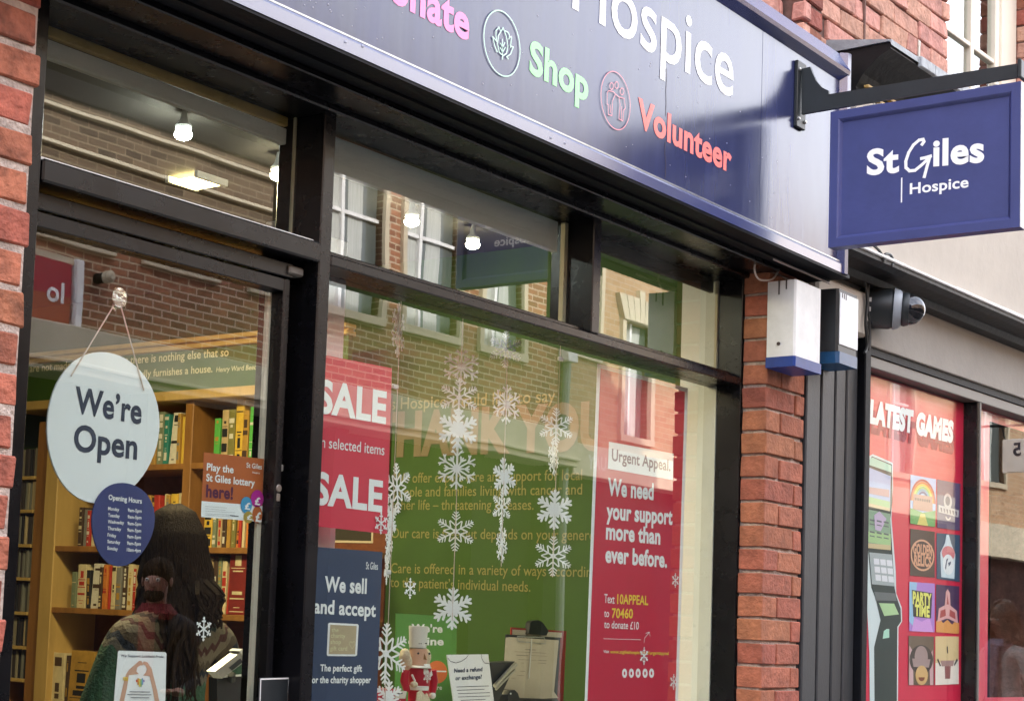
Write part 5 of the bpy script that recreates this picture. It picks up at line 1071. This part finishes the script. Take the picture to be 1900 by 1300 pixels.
def panel(lab, x, y, s_, en):
    t = thing('ceiling_panel_light', lab, 'ceiling light', (x, y, Z(1.36)), 0, 'yellow ceiling panel lights')
    b = MB(); b.box(x - s_ / 2, x + s_ / 2, y - s_ / 2, y + s_ / 2, Z(1.350), Z(1.356)); part('diffuser', b, M['panel_l'], t)
    b = MB(); b.box(x - s_ / 2 - .015, x + s_ / 2 + .015, y - s_ / 2 - .015, y - s_ / 2 - .001, Z(1.348), Z(1.369)); b.box(x - s_ / 2 - .015, x + s_ / 2 + .015, y + s_ / 2 + .001, y + s_ / 2 + .015, Z(1.348), Z(1.369)); part('frame', b, M['white_pl'], t)
    L = bpy.data.lights.new('panel_glow', 'AREA'); L.energy = en * .26; L.size = max(s_, .3); L.color = (1, .80, .45)
    o = bpy.data.objects.new('panel_glow', L); C.objects.link(o); o.parent = t; o.location = (0, 0, -.03)
panel('yellow square ceiling panel light low in the top pane above the door', 3.83, 3.74, .11, 26)
panel('smaller yellow ceiling panel light left of the other yellow panel light', 3.72, 4.30, .10, 26)
# things by the till
t = thing('till_screen', 'black till screen back with a pale top edge behind the door glass', 'till screen', (3.4, 3.02, .9))
pl = PlY(3.02); b = MB(); b.poly([pl.at(*q) for q in ((403, 1256), (470, 1251), (500, 1252), (500, 1345), (403, 1345))], (0, -1, 0), .03); part('screen_back', b, M['black_pl'], t)
b = MB(); b.tube([pl.at(403, 1255, .003), pl.at(470, 1250.5, .003), pl.at(500, 1251.5, .003)], .003, 6); part('top_edge', b, M['white_pl'], t)
b = MB(); q = pl.at(450, 1345); b.box(q.x - .05, q.x + .05, 3.0, 3.06, .14, q.z); part('stand', b, M['black_pl'], t)
t = thing('label_gun', 'steel label gun with a white end lying above the till screen', 'label gun', PlY(2.98).at(430, 1245))
pl = PlY(2.98); b = MB(); b.poly([pl.at(*q) for q in ((399, 1245), (450, 1206), (462, 1221), (412, 1258))], (0, -1, 0), .03); part('body', b, M['steel'], t)
b = MB(); b.poly([pl.at(*q, .002) for q in ((425, 1238), (446, 1221), (451, 1227), (431, 1243))], (0, -1, 0), .0015); part('slot', b, M['black_pl'], t)
b = MB(); b.poly([pl.at(*q, .003) for q in ((444, 1207), (450, 1203), (467, 1224), (461, 1230))], (0, -1, 0), .036); part('end_plate', b, M['white_pl'], t)
b = MB(); b.tube([pl.at(430, 1250, -.02), pl.at(430, 1262, -.03)], .01, 8); part('grip', b, M['black_pl'], t)

# ------------------------------------------------------------------ people
def person(lab, foot, face, pose, mats, mfun, eye_on=True, hairf=None, group=None, hgt=1.7):
    """pose: joint positions in the person's own frame (x right, y forward, z up); one continuous skinned body"""
    t = thing('person', lab, 'person', foot, face)
    vs = []; rs = []; es = []
    def chain(pts, root=None):
        p = root
        for co_, r in pts:
            vs.append(co_); rs.append(r); i = len(vs) - 1
            if p is not None: es.append((p, i))
            p = i
        return p
    k = hgt / 1.7
    pel = chain([((0, 0, .95), (.135, .105))])
    ch = chain([((0, .0, 1.10), (.125, .095)), ((0, .0, 1.27), (.150, .105)), ((0, -.01, 1.385), (.115, .08))], pel)
    nk = chain([((0, .0, 1.46), (.056, .056)), ((0, .02, 1.53), (.054, .056))], ch)
    hd = chain([((0, .035, 1.60), (.072, .086)), ((0, .03, 1.665), (.07, .082))], nk)
    for sg, key in ((-1, 'L'), (1, 'R')):
        hip = chain([((sg * .095, 0, .88), (.095, .10)), ((sg * .11, .015, .50), (.062, .066)), ((sg * .115, -.01, .10), (.043, .045)), ((sg * .12, .10, .045), (.042, .034)), ((sg * .125, .165, .035), (.034, .026))], pel)
        el, wr, hn = (Vector(q) for q in pose[key])
        sh = Vector((sg * .185, 0, 1.37))
        w_ = chain([(tuple(sh), (.066, .066)), (tuple(sh.lerp(el, .5)), (.055, .055)), (tuple(el), (.046, .046)), (tuple(el.lerp(wr, .5)), (.043, .043)), (tuple(wr), (.029, .025))], ch)
        d = (hn - wr).normalized(); sd = d.cross(Vector((0, 0, 1))); sd = (sd if sd.length > .1 else Vector((1, 0, 0))).normalized()
        pm = chain([(tuple(wr + d * .045), (.034, .018)), (tuple(wr + d * .075), (.037, .016))], w_)
        for f, (off, L) in enumerate(((-.03, .068), (-.01, .078), (.01, .073), (.03, .056))):
            a = wr + d * .092 + sd * off; cu = Vector((0, 0, -1)) * .35
            chain([(tuple(a), (.009, .009)), (tuple(a + (d + cu * .5) * L * .5), (.0085, .0085)), (tuple(a + (d + cu) * L), (.0075, .0075))], pm)
        a = wr + d * .03 - sd * .03 * sg
        chain([(tuple(a), (.011, .011)), (tuple(a + (d * .6 - sd * sg * .7) * .035), (.0095, .0095)), (tuple(a + (d - sd * sg * .5) * .062), (.008, .008))], w_)
    me = bpy.data.meshes.new('body'); me.from_pydata([tuple(c * k for c in v) for v in vs], es, [])
    ob = bpy.data.objects.new('body', me); C.objects.link(ob)
    md = ob.modifiers.new('skin', 'SKIN'); sv = me.skin_vertices[0].data
    for i, r in enumerate(rs): sv[i].radius = (r[0] * k, r[1] * k); sv[i].use_root = (i == 0)
    ob.modifiers.new('sub', 'SUBSURF').render_levels = 2; ob.modifiers['sub'].levels = 2
    dg = bpy.context.evaluated_depsgraph_get(); m2 = bpy.data.meshes.new_from_object(ob.evaluated_get(dg)); bpy.data.objects.remove(ob)
    # head: sculpt the face out of the top of the body with local bulges
    hc = Vector((0, .032, 1.60)) * k
    for v in m2.vertices:
        p = v.co / k
        if p.z > 1.50 and abs(p.x) < .13:
            q = p.copy(); x = abs(q.x)
            g = lambda cx_, cz_, sx, sz: math.exp(-((x - cx_) / sx) ** 2 - ((q.z - cz_) / sz) ** 2)
            if q.y > .04:
                q.y += .030 * g(0, 1.598, .014, .020) + .010 * g(0, 1.635, .03, .012) - .012 * g(.030, 1.622, .014, .012) + .010 * g(0, 1.538, .024, .018) + .007 * g(0, 1.562, .022, .008)
            if q.z > 1.70: pass
            v.co = q * k
    for mt in mats: m2.materials.append(M[mt])
    for p in m2.polygons: p.use_smooth = True; p.material_index = mfun(p.center / k)
    bo = bpy.data.objects.new('body', m2); C.objects.link(bo); bo.parent = t
    b = MB()
    if eye_on:
        for sg in (-1, 1): b = MB(); b.ball(Vector((sg * .030, .104, 1.622)) * k, .0115 * k, 10); part('eye', b, M['fig_white'], t, local=True, smooth=True); b = MB(); b.ball(Vector((sg * .030, .1125, 1.622)) * k, .0055 * k, 8); part('iris', b, M['dark_rule'], t, local=True, smooth=True)
        for sg in (-1, 1): b = MB(); b.ball(Vector((sg * .078, .02, 1.615)) * k, .026 * k, 10, (.35, .75, 1.15)); part('ear', b, M['skin'], t, local=True, smooth=True)
        b = MB(); b.ball(Vector((0, .111, 1.566)) * k, .02 * k, 10, (1.0, .35, .28)); part('mouth', b, cmat((.28, .08, .07)), t, local=True, smooth=True)
    return t, k
def strands(b, k, n, z0, spread, long_, rs, lop=0.0, wx=1.0):
    q = random.Random(rs)
    for i in range(n):
        a = q.uniform(-.9, math.pi + .9) + math.pi; sx, cx_ = math.sin(a), math.cos(a) * wx
        top = Vector((cx_ * .012, .02 + sx * .012, 1.772)); m0 = Vector((cx_ * .060, .018 + sx * .062, 1.750)); m1 = Vector((cx_ * .104, .015 + sx * .108, 1.675)); m2_ = Vector((cx_ * .112, .0 + sx * .115, 1.55))
        e = Vector((cx_ * (.13 + q.uniform(0, spread)), -.02 + sx * (.13 + q.uniform(0, .03)), z0 + q.uniform(0, long_) - (lop if cx_ < -.2 else 0))); m3 = m2_.lerp(e, .5) + Vector((q.uniform(-.035, .035), q.uniform(-.03, .015), 0)); e = e + Vector((q.uniform(-.03, .03), q.uniform(-.02, .02), 0))
        r = q.uniform(.006, .015); key = [top, m0, m1, m2_, m3, e]; P = []; f1, f2 = q.uniform(0, 6), q.uniform(30, 48)
        for a_ in range(5):
            for s_ in range(4):
                w_ = a_ + s_ / 4; p = key[a_].lerp(key[a_ + 1], s_ / 4); am = .0 if w_ < 2 else .010 * min(1, (w_ - 2)); P.append((p + Vector((math.sin(p.z * f2 + f1) * am, math.cos(p.z * f2 * .8 + f1) * am, 0))) * k)
        P.append(e * k); b.tube(P, [r * (1 if i_ < 14 else 1 - (i_ - 13) * .11) for i_ in range(len(P))], 5)
# woman in the shop
P0 = PlY(3.45).at(330, 1000)
wf = R_(-8)
t, k = person('person with long dark hair in a green patterned jumper, seen from behind inside the doorway', (P0.x, P0.y, .14), wf, {'L': ((-.31, .02, 1.07), (-.20, .27, 1.06), (-.16, .40, 1.07)), 'R': ((.31, .02, 1.07), (.20, .27, 1.06), (.16, .40, 1.07))},
              ['fairisle', 'denim', 'skin'], lambda c: 2 if (c.z > 1.44 or (c.y > .27 and c.z > .9)) else (0 if c.z > .84 else 1), False, hgt=1.545)
b = MB(); b.ball(Vector((0, .01, 1.655)) * k, .104 * k, 20, (.70, .98, .98)); strands(b, k, 300, 1.40, .0, .07, 5, .24, .74); part('hair', b, M['hair'], t, local=True, smooth=True)
# passer-by in the street whose reflection shows in the door
mw = PlY(6.75).at(292, 1085); my = 2 * PD_Y - mw.y
t, k = person('dark-haired man in a black coat and dark red scarf standing across the road', (mw.x, my, 0), R_(62), {'L': ((-.25, -.04, 1.08), (-.20, .16, .92), (-.19, .28, .88)), 'R': ((.25, -.04, 1.08), (.20, .16, 1.02), (.17, .28, 1.05))},
              ['coat_k', 'denim', 'skin'], lambda c: 2 if (c.z > 1.47 or (c.y > .16 and c.z > .8)) else (0 if c.z > .60 else 1), hgt=1.70)
b = MB(); b.ball(Vector((0, .0, 1.665)) * k, .105 * k, 18, (.86, .98, .86)); b.ball(Vector((0, -.03, 1.62)) * k, .085 * k, 14, (1, .8, 1)); part('hair', b, M['hair'], t, local=True, smooth=True)
b = MB(); b.ball(Vector((0, .062, 1.538)) * k, .05 * k, 14, (1.15, .95, .75)); part('beard', b, M['hair'], t, local=True, smooth=True)
b = MB(); b.lathe(Vector((0, .01, 1.41)) * k, (0, 0, 1), [(.115 * k, 0), (.12 * k, .03 * k), (.085 * k, .07 * k), (.075 * k, .085 * k)], 20); b.box(-.06 * k, .03 * k, .10 * k, .13 * k, 1.08 * k, 1.42 * k, .01); part('scarf', b, M['scarf_r'], t, local=True, smooth=True)
d = ray(1863, 1165); c0 = EYE + d * 12.5; rel = c0 - NO; rel2 = rel - EY * (2 * (rel.dot(EY) - .05)); pp = NO + rel2
t, k = person('light-haired passer-by in a white puffer jacket and lilac scarf beyond the games shop', (pp.x, pp.y, .12), R_(115), {'L': ((-.27, -.02, 1.08), (-.24, .14, .88), (-.23, .25, .82)), 'R': ((.27, -.02, 1.08), (.24, .14, .88), (.23, .25, .82))},
              ['puffer', 'denim', 'skin'], lambda c: 2 if (c.z > 1.46 or (c.y > .16 and c.z < .95 and c.z > .7)) else (0 if c.z > .82 else 1), hgt=1.62)
b = MB(); b.ball(Vector((0, .0, 1.66)) * k, .112 * k, 18, (.9, 1, .9)); strands(b, k, 80, 1.36, .02, .08, 11); part('hair', b, M['grey_hair'], t, local=True, smooth=True)
b = MB(); b.lathe(Vector((0, .01, 1.39)) * k, (0, 0, 1), [(.12 * k, 0), (.13 * k, .04 * k), (.09 * k, .09 * k)], 20); b.box(-.05 * k, .07 * k, .11 * k, .15 * k, 1.0 * k, 1.42 * k, .01); part('scarf', b, M['lilac'], t, local=True, smooth=True)

# ------------------------------------------------------------------ the other side of the street (seen mirrored in the glass)
YO = 2 * YG - 11.45
def owin(par, x0, x1, z0, z1, y=YO, bars=1):
    b = MB(); b.box(x0, x1, y + .002, y + .06, z0 - .09, z0, .004); b.box(x0, x0 + .08, y + .002, y + .05, z0 + .0005, z1); b.box(x1 - .08, x1, y + .002, y + .05, z0 + .0005, z1); b.box(x0, x1, y + .002, y + .05, z1 + .0005, z1 + .09)
    f = part('window', b, M['op_frame'], par)
    b = MB(); b.box(x0 + .081, x1 - .081, y - .10, y - .09, z0 + .001, z1 - .001); part('pane', b, M['op_glass'], f)
    b = MB(); w = x1 - x0
    for i in range(bars): xm = x0 + .08 + (w - .16) * (i + 1) / (bars + 1) - .12 * w; b.box(xm - .025, xm + .025, y - .089, y - .04, z0 + .001, z1 - .001)
    b.box(x0 + .081, x1 - .081, y - .088, y - .05, z0 + (z1 - z0) * .68, z0 + (z1 - z0) * .68 + .04); part('glazing_bar', b, M['white_card'], f)
    b = MB()
    for a, e in ((.10, .44), (.5, .72)): b.box(x0 + w * a, x0 + w * e, y - .089, y - .0885, z0 + .02, z1 - .02)
    part('blind', b, M['op_blind'], f)
def wallgrid(b, x0, x1, z0, z1, holes, y, dp=.4):
    xs = sorted({x0, x1, *[h[0] for h in holes], *[h[1] for h in holes]}); zs_ = sorted({z0, z1, *[h[2] for h in holes], *[h[3] for h in holes]})
    for i in range(len(xs) - 1):
        for j in range(len(zs_) - 1):
            xm, zm = (xs[i] + xs[i + 1]) / 2, (zs_[j] + zs_[j + 1]) / 2
            if not any(h[0] < xm < h[1] and h[2] < zm < h[3] for h in holes): b.box(xs[i], xs[i + 1], y - dp, y, zs_[j], zs_[j + 1])
o1 = thing('opposite_building', 'long red brick building with cream window surrounds across the street', 'building', (13, YO - 4, 0))
wins = [(x, x + w_, Z(3.30), Z(4.84)) for x, w_ in ((13.6, 1.12), (15.0, 1.2), (16.56, 1.0))]
wins += [(x, x + w_, Z(3.30), Z(3.76)) for x, w_ in ((6.5, 1.05), (8.0, 1.05), (9.5, 1.15), (11.02, 1.02), (12.47, 1.0))]
wins2 = []
b = MB(); wallgrid(b, 5.6, 18.4, Z(2.46), 7.15, wins + wins2, YO); part('wall', b, M['op_brick'], o1)
b = MB(); b.box(5.6, 13.5, YO + .0005, YO + .012, Z(3.86), Z(4.799)); part('brown_brickwork', b, M['op_brown'], o1)  # stretch of the wall overlaid with darker, browner brick
b = MB(); b.box(5.6, 18.4, YO - 8, YO - .401, 0, 7.15); part('rear_wall', b, M['op_dark'], o1)
for q in wins + wins2: owin(o1, *q)
b = MB(); b.box(5.6, 18.4, YO - .1, YO + .06, Z(5.03), Z(5.32), .02); b.box(5.6, 18.4, YO - .1, YO + .05, 7.0, 7.2, .02); part('string_course', b, M['op_stone'], o1)
b = MB(); b.box(5.6, 13.5, YO + .001, YO + .09, Z(4.80), Z(4.98), .01); part('ledge', b, M['op_frame'], o1)
b = MB(); b.box(5.6, 13.45, YO + .001, YO + .05, Z(4.53), Z(4.795), .01); part('dark_band', b, M['op_dark'], o1)  # near-black band just below the upper ledge
for zz in (4.40, 4.06): b = MB(); b.box(5.6, 13.45, YO + .001, YO + .07, Z(zz), Z(zz + .035), .005); part('ledge', b, M['op_stone'], o1)
b = MB(); b.box(5.6, 18.5, YO - .3, YO + .22, Z(2.03), Z(2.4595), .01); b.box(5.6, 18.5, YO - .3, YO + .26, Z(2.10), Z(2.14), .01); part('shop_fascia', b, M['op_stone'], o1)
b = MB(); b.box(5.6, 18.4, YO - .4, YO - .02, 0, .5); [b.box(x, x + .22, YO - .3, YO, .5, Z(2.0295)) for x in (5.6, 8.4, 11.2, 14.0, 16.6, 18.18)]; part('shopfront', b, M['op_dark'], o1)
b = MB(); b.box(5.7, 18.3, YO - .25, YO - .24, .5, Z(2.03)); part('shop_glass', b, M['op_dark'], o1)
b = MB(); b.prism([(YO + .1, 7.2), (YO - 4, 8.3), (YO - 8, 7.2)], 5.5, 18.5); part('roof', b, M['op_roof'], o1)
t = thing('drainpipe', 'grey drainpipe with a hopper on the opposite red brick building', 'drainpipe', (18.46, YO + .08, 0))
b = MB(); b.tube([(18.47, YO + .07, .1), (18.47, YO + .07, 7.0)], .05, 10); part('pipe', b, M['pipe'], t)
b = MB(); b.box(18.36, 18.56, YO + .005, YO + .16, Z(3.35), Z(3.55), .01); part('hopper', b, M['white_pl'], t)
o2 = thing('opposite_building', 'sunlit buff brick building with pale keystones across the street', 'building', (24, YO - 4, 0))
w2 = [(x, x + 1.05, Z(1.9) + 1.2, Z(3.95)) for x in (18.75, 19.80, 21.9, 24.2, 26.5)]
w2 = [(18.62, 19.36, Z(3.56), Z(4.9)), (19.85, 20.75, Z(2.6), Z(4.12)), (22.2, 23.1, Z(2.6), Z(4.12)), (24.6, 25.5, Z(2.6), Z(4.12))]
b = MB(); wallgrid(b, 18.5, 27, Z(2.35), 7.4, w2, YO); part('wall', b, M['op_brick2'], o2)
b = MB(); b.box(18.5, 27, YO - 8, YO - .401, 0, 7.4); part('rear_wall', b, M['op_dark'], o2)
for q in w2: owin(o2, *q)
for x0, x1, z0, z1 in w2[1:]:
    b = MB(); xc = (x0 + x1) / 2
    for i in range(-3, 4):
        wB, wT = (x1 - x0) / 7, (x1 - x0) / 7 * 1.35; zt = z1 + (.34 if i else .46)
        b.poly([Vector((xc + (i - .47) * wB, YO + .07, z1 + .01)), Vector((xc + (i + .47) * wB, YO + .07, z1 + .01)), Vector((xc + (i + .46) * wT, YO + .07, zt)), Vector((xc + (i - .46) * wT, YO + .07, zt))], (0, 1, 0), .08)
    part('keystones', b, M['op_stone'], o2)
b = MB(); b.box(18.52, 27, YO - .3, YO + .15, Z(1.95), Z(2.3495), .01); part('shop_fascia', b, M['op_stone'], o2)
b = MB(); b.box(18.5, 27, YO - .4, YO - .1, 0, Z(1.9495)); part('shopfront', b, M['op_dark'], o2)
b = MB(); textw(b, (19.35, YO + .152, Z(2.06)), (-1, 0, 0), (0, 0, 1), "UAY", .5, .16, .04); textw(b, (21.55, YO + .152, Z(2.06)), (-1, 0, 0), (0, 0, 1), "W", .2, .16, .04); part('lettering', b, cmat((.75, .72, .62)), o2)
b = MB(); b.prism([(YO + .1, 7.4), (YO - 4, 8.4), (YO - 8, 7.4)], 18.45, 27); part('roof', b, M['op_roof'], o2)
t = thing('shop_sign', 'red and orange sign panel with a white edge on the opposite red brick wall', 'shop sign', (9.7, YO + .05, Z(2.4)))
b = MB(); b.mi = 0; b.box(9.0, 10.06, YO + .01, YO + .10, Z(2.72), Z(3.02)); b.mi = 1; b.box(9.0, 10.06, YO + .01, YO + .10, Z(2.42), Z(2.7195)); part('panel', b, [M['op_red'], M['op_orange']], t)
b = MB(); b.box(8.95, 10.10, YO + .005, YO + .09, Z(3.0205), Z(3.08)); b.box(8.95, 10.10, YO + .005, YO + .09, Z(2.36), Z(2.4195)); part('frame', b, M['op_frame'], t)
b = MB(); b.box(10.1005, 10.19, YO + .01, YO + .14, Z(2.38), Z(3.08), .01); part('white_edge', b, M['white_card'], t)  # plain white strip along the end of the sign
b = MB(); textw(b, (9.98, YO + .102, Z(2.66)), (-1, 0, 0), (0, 0, 1), "lo", .20, .17, .02); part('lettering', b, M['white_print'], t)
t = thing('wall_lamp', 'round wall lamp on the opposite red brick wall under the windows', 'wall lamp', (10.45, YO + .1, Z(2.95)))
b = MB(); b.lathe((10.47, YO, Z(2.98)), (0, 1, 0), [(.05, 0), (.05, .12), (.03, .13)], 16); part('housing', b, M['op_dark'], t); b = MB(); b.lathe((10.47, YO + .131, Z(2.98)), (0, 1, 0), [(.06, 0), (.06, .06), (.03, .09)], 16); part('lens', b, M['op_stone'], t)
def block(lab, x0, x1, h, mt, nwin, y=YO, dep=8, face=1):
    o = thing('opposite_building', lab, 'building', ((x0 + x1) / 2, y - face * dep / 2, 0)); W = []
    for r_ in range(max(1, int((h - 3.4) // 2.9))):
        for i in range(nwin): xa = x0 + (x1 - x0) * (i + .3) / nwin; W.append((xa, xa + min(1.1, (x1 - x0) / nwin * .45), 4.2 + r_ * 2.9, 5.9 + r_ * 2.9))
    b = MB(); wallgrid(b, x0, x1, 3.5, h, W, y); part('wall', b, M[mt], o)
    b = MB(); b.box(x0, x1, y - dep, y - .401, 0, h); part('rear_wall', b, M['op_dark'], o)
    for q in W: owin(o, *q, y=y)
    b = MB(); b.box(x0, x1, y - .3, y + .15, 2.95, 3.4995, .01); part('shop_fascia', b, M['op_stone'], o)
    b = MB(); b.box(x0, x1, y - .4, y - .1, 0, 2.9495); part('shopfront', b, M['op_dark'], o)
    b = MB(); b.prism([(y + .1, h), (y - dep / 2, h + 2), (y - dep, h)], x0 - .05, x1 + .05); part('roof', b, M['op_roof'], o)
block('low buff brick shop row farther down the opposite side', 27.1, 44, 6.2, 'op_brick2', 6)
block('red brick shop row left of the long building across the street', -22, 5.5, 7.3, 'op_brick', 10)
def mirrored(u, v, dist):
    p = EYE + ray(u, v) * dist; return p - EY * (2 * ((p - NO).dot(EY) - .0485))
lo, hi = 8.0, 90.0
for _ in range(40):
    md = (lo + hi) / 2
    if mirrored(1888, 845, md).y > YO + .575: lo = md
    else: hi = md
q = mirrored(1888, 845, lo)
t = thing('street_sign', 'white projecting sign with a black figure 5 far down the opposite side', 'shop sign', (q.x, YO + .1, q.z - .3))
b = MB(); b.box(q.x - .03, q.x + .03, YO + .32, YO + .83, q.z - .27, q.z + .27, .01); part('panel', b, M['white_card'], t)
b = MB(); b.tube([(q.x, YO, q.z + .5), (q.x, YO + .95, q.z + .5)], .02, 8); b.tube([(q.x, YO + .3, q.z + .5), (q.x, YO + .35, q.z + .27)], .012, 6); b.tube([(q.x, YO + .8, q.z + .5), (q.x, YO + .8, q.z + .27)], .012, 6); part('bracket', b, M['op_dark'], t)
b = MB(); textw(b, (q.x - .032, YO + .66, q.z), (0, -1, 0), (0, 0, 1), "5", .16, .20, .03); part('lettering', b, M['dark_rule'], t)
